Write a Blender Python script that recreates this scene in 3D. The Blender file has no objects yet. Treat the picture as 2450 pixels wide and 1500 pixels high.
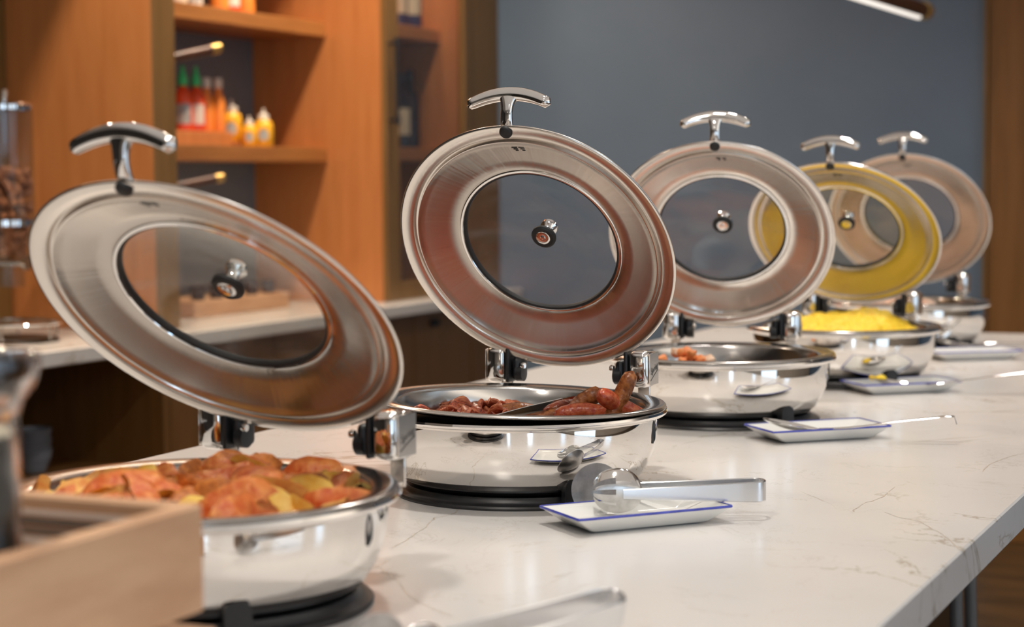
import bpy, bmesh, math, random
from mathutils import Vector, Matrix, noise
random.seed(7)
SC = bpy.context.scene
COL = SC.collection
Z0 = 0.92                                   # height of the buffet counter top
# ---------------------------------------------------------------- camera
FPX, YAW, PITCH, ROLL, HC = 4527.27, 24.4045, 3.9729, -0.462, 0.4381
a_, b_, c_ = math.radians(YAW), math.radians(PITCH), math.radians(ROLL)
FW = Vector((-math.sin(a_)*math.cos(b_), math.cos(a_)*math.cos(b_), -math.sin(b_)))
_R = Vector((math.cos(a_), math.sin(a_), 0)); _U = _R.cross(FW)
RT = _R*math.cos(c_) + _U*math.sin(c_); UP = -_R*math.sin(c_) + _U*math.cos(c_)
CAM = Vector((0, 0, Z0+HC))
cd = bpy.data.cameras.new('camera'); cam = bpy.data.objects.new('camera', cd); COL.objects.link(cam)
cam.matrix_world = Matrix(((RT.x, UP.x, -FW.x, CAM.x), (RT.y, UP.y, -FW.y, CAM.y), (RT.z, UP.z, -FW.z, CAM.z), (0, 0, 0, 1)))
cd.sensor_width = 36; cd.lens = FPX/2450*36; cd.clip_start = 0.05; cd.clip_end = 60
cd.dof.use_dof = True; cd.dof.focus_distance = 2.66; cd.dof.aperture_fstop = 3.9; cd.dof.aperture_blades = 0
SC.camera = cam
# ---------------------------------------------------------------- world, light, exposure
SC.view_settings.view_transform = 'Standard'; SC.view_settings.look = 'None'
SC.view_settings.gamma = 1; SC.view_settings.use_curve_mapping = False
SC.view_settings.exposure = 0.10
w = bpy.data.worlds.new('world'); SC.world = w; w.use_nodes = True
w.node_tree.nodes['Background'].inputs[0].default_value = (0.55, 0.72, 1.0, 1)
w.node_tree.nodes['Background'].inputs[1].default_value = 1.0
SC.cycles.use_denoising = True
SC.cycles.max_bounces = 10; SC.cycles.glossy_bounces = 6; SC.cycles.transmission_bounces = 8
SC.cycles.diffuse_bounces = 3
SC.cycles.sample_clamp_indirect = 6
SC.cycles.caustics_reflective = False; SC.cycles.caustics_refractive = False
CEIL = 2.95
PI_ = math.pi
def area(name, loc, size, power, col, rot=(0, 0, 0), shape='DISK', size_y=None, spread=180):
    l = bpy.data.lights.new(name, 'AREA'); l.shape = shape; l.size = size
    if size_y: l.size_y = size_y
    l.energy = power; l.color = col; l.spread = math.radians(spread)
    o = bpy.data.objects.new(name, l); COL.objects.link(o); o.location = loc; o.rotation_euler = rot
    return o
WARM = (1.0, 0.80, 0.60); NEUT = (1.0, 0.93, 0.85)
DOWN = [(-1.0, -0.4), (-1.0, 1.0), (-1.0, 2.4), (-1.0, 3.8), (-1.0, 5.2), (.5, 5.4), (.2, -2.6), (-1.8, -2.6), (2.2, -2.6)]      # over the counter; those off it are added to brighten the end walls
DOWN2 = [(-3.10, 3.3), (-3.10, 4.3), (-3.02, 5.35), (-3.0, 6.10)]                 # washing the cabinet fronts
for x, y in DOWN: area('counter_and_fill_light', (x, y, CEIL-.03), .16, 8.2, NEUT, spread=130)
for x, y in DOWN2: area('aisle_downlight', (x, y, CEIL-.03), .07, 19 if 5 < y < 6 else 12, WARM, spread=150)
# daylight entering through the windows on the right and behind the camera
area('window_daylight', (4.35, 1.2, 1.75), 5.2, 45, (.62, .80, 1.0), (0, math.radians(90), 0), 'RECTANGLE', 1.9)
area('ceiling_fill_uplight', (2.6, 1.2, 2.35), 1.2, 70, (1.0, .92, .82), (PI_, 0, 0), 'RECTANGLE', 7.0)  # added unseen fill: brightens the ceiling that the lid handles reflect
area('ceiling_glow', (-.4, 1.6, CEIL-.05), 4.2, 14, (1.0, .95, .90), (0, 0, 0), 'RECTANGLE', 5.0)
for x, wd_, e_ in ((.635, .16, 10), (3.0, .58, 22)): area('end_window_daylight', (x, -4.13, 1.45), wd_, e_, (.62, .80, 1.0), (math.radians(90), 0, 0), 'RECTANGLE', 2.0)

# ---------------------------------------------------------------- materials
def new_mat(name):
    m = bpy.data.materials.new(name); m.use_nodes = True
    return m, m.node_tree, m.node_tree.nodes, m.node_tree.links, m.node_tree.nodes['Principled BSDF']
def setp(p, **k):
    for n, v in k.items():
        n = n.replace('_', ' ')
        if n in p.inputs: p.inputs[n].default_value = v
def mixrgb(nt, fac, a, b, mode='MIX'):
    n = nt.nodes.new('ShaderNodeMix'); n.data_type = 'RGBA'; n.blend_type = mode
    for i, v in ((0, fac), (6, a), (7, b)):
        if hasattr(v, 'links') or hasattr(v, 'is_linked'): nt.links.new(v, n.inputs[i])
        elif i == 0: n.inputs[0].default_value = v
        else: n.inputs[i].default_value = (*v[:3], 1)
    return n.outputs[2]
def noise_fac(nt, scale, detail=4, rough=.55, stretch=None, lo=.35, hi=.65, coord='Object', dist=0.):
    tc = nt.nodes.new('ShaderNodeTexCoord'); mp = nt.nodes.new('ShaderNodeMapping')
    nt.links.new(tc.outputs[coord], mp.inputs[0])
    if stretch: mp.inputs['Scale'].default_value = stretch
    n = nt.nodes.new('ShaderNodeTexNoise'); n.inputs['Scale'].default_value = scale
    n.inputs['Detail'].default_value = detail; n.inputs['Roughness'].default_value = rough
    n.inputs['Distortion'].default_value = dist
    nt.links.new(mp.outputs[0], n.inputs['Vector'])
    r = nt.nodes.new('ShaderNodeMapRange'); r.inputs[1].default_value = lo; r.inputs[2].default_value = hi
    nt.links.new(n.outputs[0], r.inputs[0])
    return r.outputs[0], n.outputs[0]
def bump(nt, p, h, s, d=.001):
    b = nt.nodes.new('ShaderNodeBump'); b.inputs['Strength'].default_value = s; b.inputs['Distance'].default_value = d
    nt.links.new(h, b.inputs['Height']); nt.links.new(b.outputs[0], p.inputs['Normal'])
def two_tone(name, c1, c2, scale=8, stretch=None, rough=.5, metal=0., bmp=0., lo=.35, hi=.65, spec=.5, bd=.001, **kw):
    m, nt, N, L, p = new_mat(name)
    f, raw = noise_fac(nt, scale, stretch=stretch, lo=lo, hi=hi)
    L.new(mixrgb(nt, f, c1, c2), p.inputs['Base Color'])
    setp(p, Roughness=rough, Metallic=metal); p.inputs['Specular IOR Level'].default_value = spec
    setp(p, **kw)
    if bmp: bump(nt, p, raw, bmp, bd)
    return m
M = {}
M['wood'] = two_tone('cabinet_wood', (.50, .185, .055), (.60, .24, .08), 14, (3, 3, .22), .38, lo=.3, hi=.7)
M['wood_front_shaded'] = two_tone('shaded_edge_wood', (.185, .098, .028), (.235, .128, .042), 14, (3, 3, .22), .42)  # cabinet wood darkened: weaker light on the front faces is in the colour
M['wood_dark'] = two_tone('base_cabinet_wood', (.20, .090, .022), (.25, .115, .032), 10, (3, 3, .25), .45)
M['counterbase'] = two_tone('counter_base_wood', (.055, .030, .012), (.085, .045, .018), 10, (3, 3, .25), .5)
M['niche_back'] = two_tone('niche_back_wood', (.16, .085, .022), (.20, .105, .030), 12, (3, 3, .3), .5)
M['wood_shelf'] = two_tone('shelf_wood', (.32, .125, .034), (.40, .165, .046), 14, (3, .25, 3), .4)
M['crate'] = two_tone('pale_crate_wood', (.66, .40, .235), (.54, .30, .165), 7, (.8, .8, 4), .55, bmp=.2)
M['floor'] = two_tone('floor_wood', (.045, .026, .012), (.12, .065, .025), 2.5, (1, 6, 1), .4)
M['blue'] = two_tone('blue_grey_paint', (.128, .190, .275), (.140, .204, .292), 3, None, .7)
M['ceil'] = two_tone('ceiling_paint', (.84, .80, .75), (.87, .83, .78), 2, None, .85)
M['darkwall'] = two_tone('dark_wall_paint', (.045, .035, .028), (.06, .046, .036), 2, None, .7)
M['creamwall'] = two_tone('cream_wall_paint', (.66, .60, .52), (.70, .64, .56), 2, None, .7)
def m_fabric():
    m, nt, N, L, p = new_mat('woven_wall_panel')
    tc = N.new('ShaderNodeTexCoord'); ch = N.new('ShaderNodeTexChecker'); ch.inputs['Scale'].default_value = 75
    L.new(tc.outputs['Object'], ch.inputs[0])
    ch.inputs[1].default_value = (.10, .125, .155, 1); ch.inputs[2].default_value = (.21, .235, .26, 1)
    L.new(ch.outputs[0], p.inputs['Base Color']); setp(p, Roughness=.8)
    return m
M['fabric'] = m_fabric()
def m_marble():
    m, nt, N, L, p = new_mat('white_quartz')
    tc = N.new('ShaderNodeTexCoord')
    def veins(scale, width, seed, dist):
        mp = N.new('ShaderNodeMapping'); mp.inputs['Location'].default_value = (seed, seed*.7, 0)
        L.new(tc.outputs['Object'], mp.inputs[0])
        n = N.new('ShaderNodeTexNoise'); n.inputs['Scale'].default_value = scale; n.inputs['Detail'].default_value = 6
        n.inputs['Roughness'].default_value = .62; n.inputs['Distortion'].default_value = dist
        L.new(mp.outputs[0], n.inputs['Vector'])
        s = N.new('ShaderNodeMath'); s.operation = 'SUBTRACT'; s.inputs[1].default_value = .5; L.new(n.outputs[0], s.inputs[0])
        ab = N.new('ShaderNodeMath'); ab.operation = 'ABSOLUTE'; L.new(s.outputs[0], ab.inputs[0])
        r = N.new('ShaderNodeMapRange'); r.inputs[1].default_value = 0; r.inputs[2].default_value = width
        r.inputs[3].default_value = 1; r.inputs[4].default_value = 0; L.new(ab.outputs[0], r.inputs[0])
        k = N.new('ShaderNodeTexNoise'); k.inputs['Scale'].default_value = scale*1.3; k.inputs['Detail'].default_value = 2
        L.new(mp.outputs[0], k.inputs['Vector'])
        r2 = N.new('ShaderNodeMapRange'); r2.inputs[1].default_value = .48; r2.inputs[2].default_value = .60
        L.new(k.outputs[0], r2.inputs[0])
        q = N.new('ShaderNodeMath'); q.operation = 'MULTIPLY'; L.new(r.outputs[0], q.inputs[0]); L.new(r2.outputs[0], q.inputs[1])
        return q.outputs[0]
    base, _ = noise_fac(nt, 2.2, 3, lo=.3, hi=.7)
    c = mixrgb(nt, base, (.77, .75, .73), (.71, .685, .665))
    v1 = veins(2.4, .010, 3.3, .9); v2 = veins(6.5, .012, 8.1, 1.4)
    s1 = N.new('ShaderNodeMath'); s1.operation = 'MULTIPLY'; s1.inputs[1].default_value = .75; L.new(v1, s1.inputs[0])
    s2 = N.new('ShaderNodeMath'); s2.operation = 'MULTIPLY'; s2.inputs[1].default_value = .3; L.new(v2, s2.inputs[0])
    c = mixrgb(nt, s1.outputs[0], c, (.38, .31, .22)); c = mixrgb(nt, s2.outputs[0], c, (.42, .36, .28))
    L.new(c, p.inputs['Base Color']); setp(p, Roughness=.22)
    return m
M['marble'] = m_marble()
M['vein'] = two_tone('quartz_vein', (.42, .35, .27), (.66, .61, .54), 60, None, .3)
def m_metal(name, col, rough, aniso=0., rot=0., spots=0.):
    m, nt, N, L, p = new_mat(name)
    f, raw = noise_fac(nt, 5, 3, lo=.3, hi=.7)
    L.new(mixrgb(nt, f, col, tuple(min(1, x*.93) for x in col)), p.inputs['Base Color'])
    setp(p, Metallic=1.0, Roughness=rough)
    if aniso:
        p.inputs['Anisotropic'].default_value = aniso; p.inputs['Anisotropic Rotation'].default_value = rot
        t = N.new('ShaderNodeTangent'); t.direction_type = 'RADIAL'; t.axis = 'Z'; L.new(t.outputs[0], p.inputs['Tangent'])
    if spots:      # spun finish: fine grooves that wander a little with the angle round the lid
        tc = N.new('ShaderNodeTexCoord'); v1 = N.new('ShaderNodeVectorMath'); v1.operation = 'MULTIPLY'; v1.inputs[1].default_value = (1, 1, 0); L.new(tc.outputs['Object'], v1.inputs[0])
        v2 = N.new('ShaderNodeVectorMath'); v2.operation = 'NORMALIZE'; L.new(v1.outputs[0], v2.inputs[0])
        nn = N.new('ShaderNodeTexNoise'); nn.inputs['Scale'].default_value = 5; nn.inputs['Detail'].default_value = 3; nn.inputs['Roughness'].default_value = .62; L.new(v2.outputs[0], nn.inputs['Vector'])
        bump(nt, p, nn.outputs[0], spots, .004)
    if 0:
        r = N.new('ShaderNodeMapRange'); r.inputs[3].default_value = rough*.8; r.inputs[4].default_value = rough*1.25
        L.new(f, r.inputs[0]); L.new(r.outputs[0], p.inputs['Roughness'])
    return m
M['chrome'] = m_metal('polished_steel', (.86, .84, .82), .055)
M['mirror'] = m_metal('mirror_steel', (.90, .87, .84), .03)
M['pan'] = m_metal('satin_pan_steel', (.56, .54, .52), .17, .5, 0)
M['brushed'] = m_metal('brushed_lid_steel', (.58, .535, .49), .21, .88, .25, .13)
M['flange'] = m_metal('satin_lid_flange', (.80, .75, .70), .22)
M['fog'] = m_metal('smeared_steel', (.78, .77, .76), .28)
M['satin'] = m_metal('worn_steel', (.74, .75, .77), .20)
M['brass'] = m_metal('brass', (.80, .56, .20), .42)
M['mottled'] = two_tone('smeared_spoon_steel', (.44, .43, .42), (.66, .65, .64), 45, None, .3, metal=.9)
M['black'] = two_tone('black_plastic', (.012, .012, .013), (.022, .022, .024), 30, None, .38)
M['rubber'] = two_tone('black_rubber', (.010, .010, .010), (.016, .016, .016), 30, None, .6)
M['porcelain'] = two_tone('white_porcelain', (.80, .80, .77), (.84, .84, .81), 5, None, .12)
M['bluerim'] = two_tone('cobalt_glaze', (.03, .045, .33), (.07, .09, .50), 50, None, .2)
def m_glass(name, col=(1, 1, 1), rough=0., ior=1.45, film=0.):
    m, nt, N, L, p = new_mat(name)
    setp(p, Roughness=rough, IOR=ior); p.inputs['Transmission Weight'].default_value = 1
    p.inputs['Base Color'].default_value = (*col, 1)
    if film:       # greasy smears: a thin diffuse film in streaks
        f, raw = noise_fac(nt, 14, 5, stretch=(1, 3, 1), lo=.42, hi=.75)
        d = N.new('ShaderNodeBsdfDiffuse'); d.inputs[0].default_value = (.8, .8, .78, 1)
        s = N.new('ShaderNodeMath'); s.operation = 'MULTIPLY'; s.inputs[1].default_value = film; L.new(f, s.inputs[0])
        ad = N.new('ShaderNodeMath'); ad.operation = 'ADD'; ad.inputs[1].default_value = film*.25; L.new(s.outputs[0], ad.inputs[0])
        mx = N.new('ShaderNodeMixShader'); L.new(ad.outputs[0], mx.inputs[0]); L.new(p.outputs[0], mx.inputs[1]); L.new(d.outputs[0], mx.inputs[2])
        L.new(mx.outputs[0], N['Material Output'].inputs[0])
    return m
def m_thin(name, tint, film=0., base=0.):
    """thin clear pane: see-through with a Fresnel sheen; film = greasy smears, base = even mist"""
    m, nt, N, L, p = new_mat(name); N.remove(p)
    tr = N.new('ShaderNodeBsdfTransparent'); tr.inputs[0].default_value = (*tint, 1)
    gl = N.new('ShaderNodeBsdfGlossy'); gl.inputs['Roughness'].default_value = .03
    lw = N.new('ShaderNodeLayerWeight'); lw.inputs[0].default_value = .5
    pw = N.new('ShaderNodeMath'); pw.operation = 'POWER'; pw.inputs[1].default_value = 5; L.new(lw.outputs['Facing'], pw.inputs[0])
    fr = N.new('ShaderNodeMath'); fr.operation = 'MULTIPLY_ADD'; fr.inputs[1].default_value = .95; fr.inputs[2].default_value = .035; L.new(pw.outputs[0], fr.inputs[0])
    mx = N.new('ShaderNodeMixShader'); L.new(fr.outputs[0], mx.inputs[0]); L.new(tr.outputs[0], mx.inputs[1]); L.new(gl.outputs[0], mx.inputs[2])
    out = mx.outputs[0]
    if film or base:
        f, raw = noise_fac(nt, 11, 5, stretch=(1, 3.5, 1), lo=.48, hi=.80)
        d = N.new('ShaderNodeBsdfDiffuse'); d.inputs[0].default_value = (.75, .74, .72, 1)
        s = N.new('ShaderNodeMath'); s.operation = 'MULTIPLY_ADD'; s.inputs[1].default_value = film; s.inputs[2].default_value = base; L.new(f, s.inputs[0])
        m2 = N.new('ShaderNodeMixShader'); L.new(s.outputs[0], m2.inputs[0]); L.new(out, m2.inputs[1]); L.new(d.outputs[0], m2.inputs[2]); out = m2.outputs[0]
    L.new(out, N['Material Output'].inputs[0]); return m
M['lidglass'] = m_thin('lid_glass', (.955, .965, .975), .09, .006)
M['foggy'] = m_thin('misted_lid_glass', (.95, .95, .93), .16, .03)
M['glass'] = m_glass('clear_glass', (.96, .97, .98), .02)
M['clearplastic'] = m_thin('clear_plastic', (.93, .95, .97), .03, .0)
M['windowglass'] = m_thin('cabinet_door_glass', (.90, .91, .91))
M['skin'] = two_tone('roasted_potato_skin', (.64, .105, .02), (.88, .32, .08), 75, None, .42, bmp=1., bd=.004)
M['skin_dark'] = two_tone('dark_potato_skin', (.34, .085, .015), (.72, .24, .045), 80, None, .45, bmp=1., bd=.004)
M['flesh'] = two_tone('potato_flesh', (.90, .47, .05), (.95, .68, .18), 60, None, .45, bmp=1., bd=.003)
M['flesh2'] = two_tone('browned_potato_flesh', (.74, .26, .05), (.92, .54, .14), 70, None, .45, bmp=1., bd=.003)
M['sausage'] = two_tone('sausage_skin', (.20, .05, .014), (.48, .17, .05), 140, None, .22, bmp=.8, bd=.002)
M['beddark'] = two_tone('pan_juices', (.16, .06, .03), (.36, .15, .07), 60, None, .3, bmp=.5)
M['sausage_red'] = two_tone('red_sausage_skin', (.42, .05, .02), (.64, .16, .06), 140, None, .2, bmp=.8, bd=.002)
M['bacon'] = two_tone('bacon', (.40, .06, .025), (.74, .27, .12), 130, (1, 4, 1), .25, bmp=1., bd=.002)
M['bacon2'] = two_tone('crisp_bacon', (.14, .02, .01), (.66, .13, .05), 110, (1, 4, 1), .25, bmp=1., bd=.002)
M['sweet'] = two_tone('orange_potato_cube', (.78, .19, .04), (.90, .38, .13), 160, None, .4, bmp=.8, bd=.002)
M['sweet_pale'] = two_tone('pale_potato_cube', (.80, .52, .36), (.84, .60, .42), 40, None, .4, bmp=.4)
M['egg'] = two_tone('scrambled_egg', (.95, .56, .01), (.98, .74, .05), 110, None, .42, bmp=1., bd=.004)
M['pinkfood'] = two_tone('pale_pink_food', (.74, .40, .28), (.86, .66, .52), 60, None, .5, bmp=.4)
M['cereal'] = two_tone('brown_cereal', (.38, .13, .05), (.55, .22, .09), 60, None, .6)
M['white'] = two_tone('white_plastic', (.78, .74, .66), (.82, .78, .70), 12, None, .35)
M['green'] = two_tone('green_cap', (.04, .62, .20), (.06, .70, .26), 12, None, .35)
M['redsauce'] = two_tone('red_sauce_bottle', (.75, .07, .02), (.82, .11, .03), 12, None, .25)
M['orangesauce'] = two_tone('orange_sauce_bottle', (.90, .26, .04), (.95, .34, .06), 12, None, .25)
M['mustard'] = two_tone('mustard_bottle', (.95, .46, .02), (.98, .54, .04), 12, None, .35)
M['label'] = two_tone('grey_bottle_label', (.50, .52, .50), (.20, .26, .33), 40, None, .5)
M['cream'] = two_tone('cream_label', (.72, .60, .42), (.80, .68, .50), 40, None, .5)
M['bottleglass'] = two_tone('dark_bottle_glass', (.012, .008, .016), (.03, .015, .03), 12, None, .12)
M['navy'] = two_tone('navy_bottle', (.03, .03, .10), (.05, .04, .13), 12, None, .2)
M['bowlmat'] = two_tone('grey_blue_bowl', (.20, .23, .28), (.28, .31, .36), 5, (1, 1, 40), .35)
M['darkmetal'] = two_tone('dark_metal', (.03, .028, .026), (.05, .045, .04), 12, None, .35, metal=.7)
M['greymetal'] = two_tone('grey_metal', (.16, .15, .145), (.20, .19, .18), 12, None, .4, metal=.5)
M['stoolwood'] = two_tone('stool_wood', (.22, .10, .06), (.30, .15, .09), 12, (4, 4, .5), .45)
M['rodwood'] = two_tone('lamp_rod_wood', (.06, .022, .012), (.09, .032, .016), 12, None, .4)
def m_emit(name, col, s):
    m, nt, N, L, p = new_mat(name); p.inputs['Base Color'].default_value = (*col, 1)
    p.inputs['Emission Color'].default_value = (*col, 1); p.inputs['Emission Strength'].default_value = s
    return m
M['lamp'] = m_emit('lamp_diffuser', (1, .93, .84), 1.0)
M['downlamp'] = m_emit('downlight_lens', (1, .9, .76), 18)
M['sky'] = m_emit('daylight_pane', (.50, .74, 1.0), 2.6)

# ---------------------------------------------------------------- mesh helpers
def link(name, me, mat=None, parent=None, loc=None, rot=None, smooth=True, ang=.7):
    o = bpy.data.objects.new(name, me); COL.objects.link(o)
    if mat is not None:
        for m in (mat if isinstance(mat, (list, tuple)) else [mat]): me.materials.append(m)
    if parent: o.parent = parent
    if loc is not None: o.location = loc
    if rot is not None: o.rotation_euler = rot
    if smooth:
        me.shade_smooth(); me.set_sharp_from_angle(angle=ang)
    return o
def bm_mesh(bm, name='m'):
    bmesh.ops.recalc_face_normals(bm, faces=bm.faces)
    me = bpy.data.meshes.new(name); bm.to_mesh(me); bm.free(); return me
def tag(o, label=None, cat=None, group=None, kind=None):
    if label: o['label'] = label
    if cat: o['category'] = cat
    if group: o['group'] = group
    if kind: o['kind'] = kind
    return o
def empty(name, loc, rz, label, cat, group=None):
    o = bpy.data.objects.new(name, None); COL.objects.link(o); o.location = loc; o.rotation_euler = (0, 0, rz)
    o.empty_display_size = .05
    return tag(o, label, cat, group)
def lathe(prof, n=64, closed=False, bm=None, M4=None):
    bm = bm or bmesh.new(); rings = []
    for r, z in prof:
        if r < 1e-6: rings.append([bm.verts.new((0, 0, z))])
        else: rings.append([bm.verts.new((r*math.cos(2*math.pi*i/n), r*math.sin(2*math.pi*i/n), z)) for i in range(n)])
    pairs = list(zip(rings[:-1], rings[1:]))
    if closed: pairs.append((rings[-1], rings[0]))
    for A, B in pairs:
        for i in range(n):
            j = (i+1) % n
            if len(A) == 1 and len(B) == 1: continue
            if len(A) == 1: bm.faces.new((A[0], B[i], B[j]))
            elif len(B) == 1: bm.faces.new((A[i], A[j], B[0]))
            else: bm.faces.new((A[i], A[j], B[j], B[i]))
    if M4: bmesh.ops.transform(bm, matrix=M4, verts=[v for R in rings for v in R])
    return bm
def box(sx, sy, sz, c=(0, 0, 0), bev=0., seg=2, bm=None, M4=None):
    bm = bm or bmesh.new()
    r = bmesh.ops.create_cube(bm, size=1); vs = r['verts']
    bmesh.ops.scale(bm, vec=(sx, sy, sz), verts=vs)
    if bev:
        es = list({e for v in vs for e in v.link_edges})
        rr = bmesh.ops.bevel(bm, geom=es, offset=bev, segments=seg, affect='EDGES', profile=.5)
        vs = list({v for f in rr['faces'] for v in f.verts} | {v for v in vs if v.is_valid})
        seen = set(vs); st = list(vs)
        while st:
            v = st.pop()
            for e in v.link_edges:
                o = e.other_vert(v)
                if o not in seen: seen.add(o); st.append(o)
        vs = list(seen)
    bmesh.ops.translate(bm, vec=c, verts=vs)
    if M4: bmesh.ops.transform(bm, matrix=M4, verts=vs)
    return bm
def slab(x0, x1, y0, y1, z0, z1, bev=.002, bm=None):
    return box(abs(x1-x0), abs(y1-y0), abs(z1-z0), ((x0+x1)/2, (y0+y1)/2, (z0+z1)/2), bev, 1, bm)
def sweep(pts, secs, n=12, side=None, bm=None, square=0.):
    """pts centre line; secs (half width along side, half height) per point; side = reference vector of the width"""
    bm = bm or bmesh.new(); pts = [Vector(p) for p in pts]; rings = []
    for k, p in enumerate(pts):
        t = (pts[min(k+1, len(pts)-1)] - pts[max(k-1, 0)]).normalized()
        s = Vector(side) if side is not None else Vector((0, 0, 1))
        s = (s - t*s.dot(t))
        if s.length < 1e-5: s = t.orthogonal()
        s.normalize(); u = t.cross(s); a, b = secs[k] if isinstance(secs, list) else secs
        ring = []
        for i in range(n):
            an = 2*math.pi*i/n; c, d = math.cos(an), math.sin(an)
            if square: c = math.copysign(abs(c)**(1-square), c); d = math.copysign(abs(d)**(1-square), d)
            ring.append(bm.verts.new(p + s*a*c + u*b*d))
        rings.append(ring)
    for A, B in zip(rings[:-1], rings[1:]):
        for i in range(n): bm.faces.new((A[i], A[(i+1) % n], B[(i+1) % n], B[i]))
    bm.faces.new(list(reversed(rings[0]))); bm.faces.new(rings[-1])
    return bm
def smoothpath(pts, n=8):
    """Catmull-Rom through tuples of any length"""
    out = []; P = [tuple(p) for p in pts]; P = [P[0]] + P + [P[-1]]
    for i in range(1, len(P)-2):
        for k in range(n):
            t = k/n; q = []
            for a, b, c, d in zip(P[i-1], P[i], P[i+1], P[i+2]):
                q.append(.5*((2*b) + (-a+c)*t + (2*a-5*b+4*c-d)*t*t + (-a+3*b-3*c+d)*t**3))
            out.append(tuple(q))
    out.append(P[-2]); return out
def jitter(bm, amp, scale, seed=0):
    for v in bm.verts:
        v.co += noise.noise_vector(v.co*scale + Vector((seed*7.1, seed*3.3, seed)))*amp
    return bm
def at(px, py, depth):
    """a surveyed point: photo position and distance along the view axis -> world"""
    return CAM + (FW + RT*((px-1225)/FPX) - UP*((py-750)/FPX))*depth
def struct(name, bm, m): return tag(link(name, bm_mesh(bm), m, smooth=False), kind='structure')
def dup(root, loc=None, rot=None, label=None, group=None, scale=None):
    r = root.copy(); COL.objects.link(r)
    if loc is not None: r.location = loc
    if rot is not None: r.rotation_euler = rot
    if scale is not None: r.scale = (scale,)*3 if not isinstance(scale, tuple) else scale
    if label: r['label'] = label
    if group: r['group'] = group
    for ch in root.children:
        c = ch.copy(); COL.objects.link(c); c.parent = r
        for g in ch.children:
            d = g.copy(); COL.objects.link(d); d.parent = c
    return r
PI = math.pi
# ================================================================ THE ROOM
WY = 7.16; XB = -3.86; XF = -3.30
struct('floor', slab(-4.2, 5.2, -4.2, WY+.2, -.1, 0, 0), M['floor'])
struct('ceiling', slab(-4.2, 5.2, -4.2, WY+.2, CEIL, CEIL+.1, 0), M['ceil'])
struct('wall_far', slab(-3.9, 5.2, WY, WY+.12, 0, CEIL, 0), M['blue'])
struct('wall_left', slab(-4.05, XB-.02, -4.2, WY, 0, CEIL, 0), M['darkwall'])
nw = bmesh.new(); nwin = [(.55, .72), (2.7, 3.3)]
xs = [-4.2] + [v for a in nwin for v in a] + [5.2]
for i in range(0, len(xs), 2): slab(xs[i], xs[i+1], -4.3, -4.15, 0, CEIL, 0, nw)
for x0, x1 in nwin:
    slab(x0, x1, -4.3, -4.15, 0, .35, 0, nw); slab(x0, x1, -4.3, -4.15, 2.5, CEIL, 0, nw)
struct('wall_near', nw, M['creamwall'])
for i, (x0, x1) in enumerate(nwin):
    f = bmesh.new()
    for a, b, c, d in ((x0, x1, .35, .39), (x0, x1, 2.46, 2.5), (x0, x0+.03, .39, 2.46), (x1-.03, x1, .39, 2.46)): slab(a, b, -4.26, -4.18, c, d, 0, f)
    wn = struct('window_%d' % (i+3), f, M['white'])
    link('pane', bm_mesh(slab(x0, x1, -4.29, -4.27, .37, 2.48, 0)), M['sky'], wn, smooth=False)
# right wall with three tall windows
wr = bmesh.new(); wins = [(-1.3, -.7), (3.1, 3.8)]
ys = [-4.2] + [v for a in wins for v in a] + [WY]
for i in range(0, len(ys), 2): slab(4.5, 4.65, ys[i], ys[i+1], 0, CEIL, 0, wr)
for y0, y1 in wins:
    slab(4.5, 4.65, y0, y1, 0, .55, 0, wr); slab(4.5, 4.65, y0, y1, 2.6, CEIL, 0, wr)
struct('wall_right', wr, M['creamwall'])
for i, (y0, y1) in enumerate(wins):
    f = bmesh.new()
    for a, b, c, d in ((y0, y1, .55, .60), (y0, y1, 2.55, 2.6), (y0, y0+.05, .6, 2.55), (y1-.05, y1, .6, 2.55)): slab(4.52, 4.60, a, b, c, d, 0, f)
    wn = struct('window_%d' % (i+1), f, M['white'])
    link('pane', bm_mesh(slab(4.60, 4.62, y0, y1, .58, 2.58, 0)), M['sky'], wn, smooth=False)
# recessed downlights, the added ones included
for k, (x, y) in enumerate(DOWN+DOWN2):
    dl = empty('recessed_downlight', (x, y, CEIL), 0, 'round recessed ceiling downlight', 'light', 'ceiling downlights')
    link('trim_ring', bm_mesh(lathe([(.07, 0), (.07, -.006), (.10, -.006), (.10, 0)], 32)), M['white'], dl)
    link('lens', bm_mesh(lathe([(0, -.002), (.069, -.002), (.069, 0), (0, 0)], 32)), M['downlamp'], dl)

# wood panel right of the blue wall
wp = empty('wood_panel', (-.62, WY, 0), 0, 'tall dark-brown wood panel against the far blue-grey wall at right', 'panel')
link('panel_board', bm_mesh(slab(-.675, .5, -.03, 0, 0, CEIL-.01, .003)), M['wood_dark'], wp)
link('panel_edge', bm_mesh(slab(-.69, -.675, -.04, 0, 0, CEIL-.01, .002)), M['wood_front_shaded'], wp)

# ---------------------------------------------------------------- back counter and tall cabinets
link('back_worktop', bm_mesh(slab(XB, -3.19, -.4, 7.14, Z0-.045, Z0, .004)), M['marble'], smooth=False)
tag(bpy.data.objects['back_worktop'], 'long white stone worktop along the wooden cabinets at the back', 'worktop')
base = empty('base_cabinet', (XB, 4.7, 0), 0, 'brown wooden base cabinet with drawers under the back worktop', 'cabinet')
def bp(name, x0, x1, y0, y1, z0, z1, m, par=base, off=(XB, 4.7, 0), bev=.002):
    return link(name, bm_mesh(slab(x0-off[0], x1-off[0], y0-off[1], y1-off[1], z0-off[2], z1-off[2], bev)), m, par, smooth=False)
ZT = Z0-.046
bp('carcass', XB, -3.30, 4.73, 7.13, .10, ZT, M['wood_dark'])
bp('plinth', XB, -3.36, -.4, 7.13, 0, .10, M['darkmetal'])
bp('back_panel', XB, XB+.02, -.4, 4.73, .10, ZT, M['wood_dark'])
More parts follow.
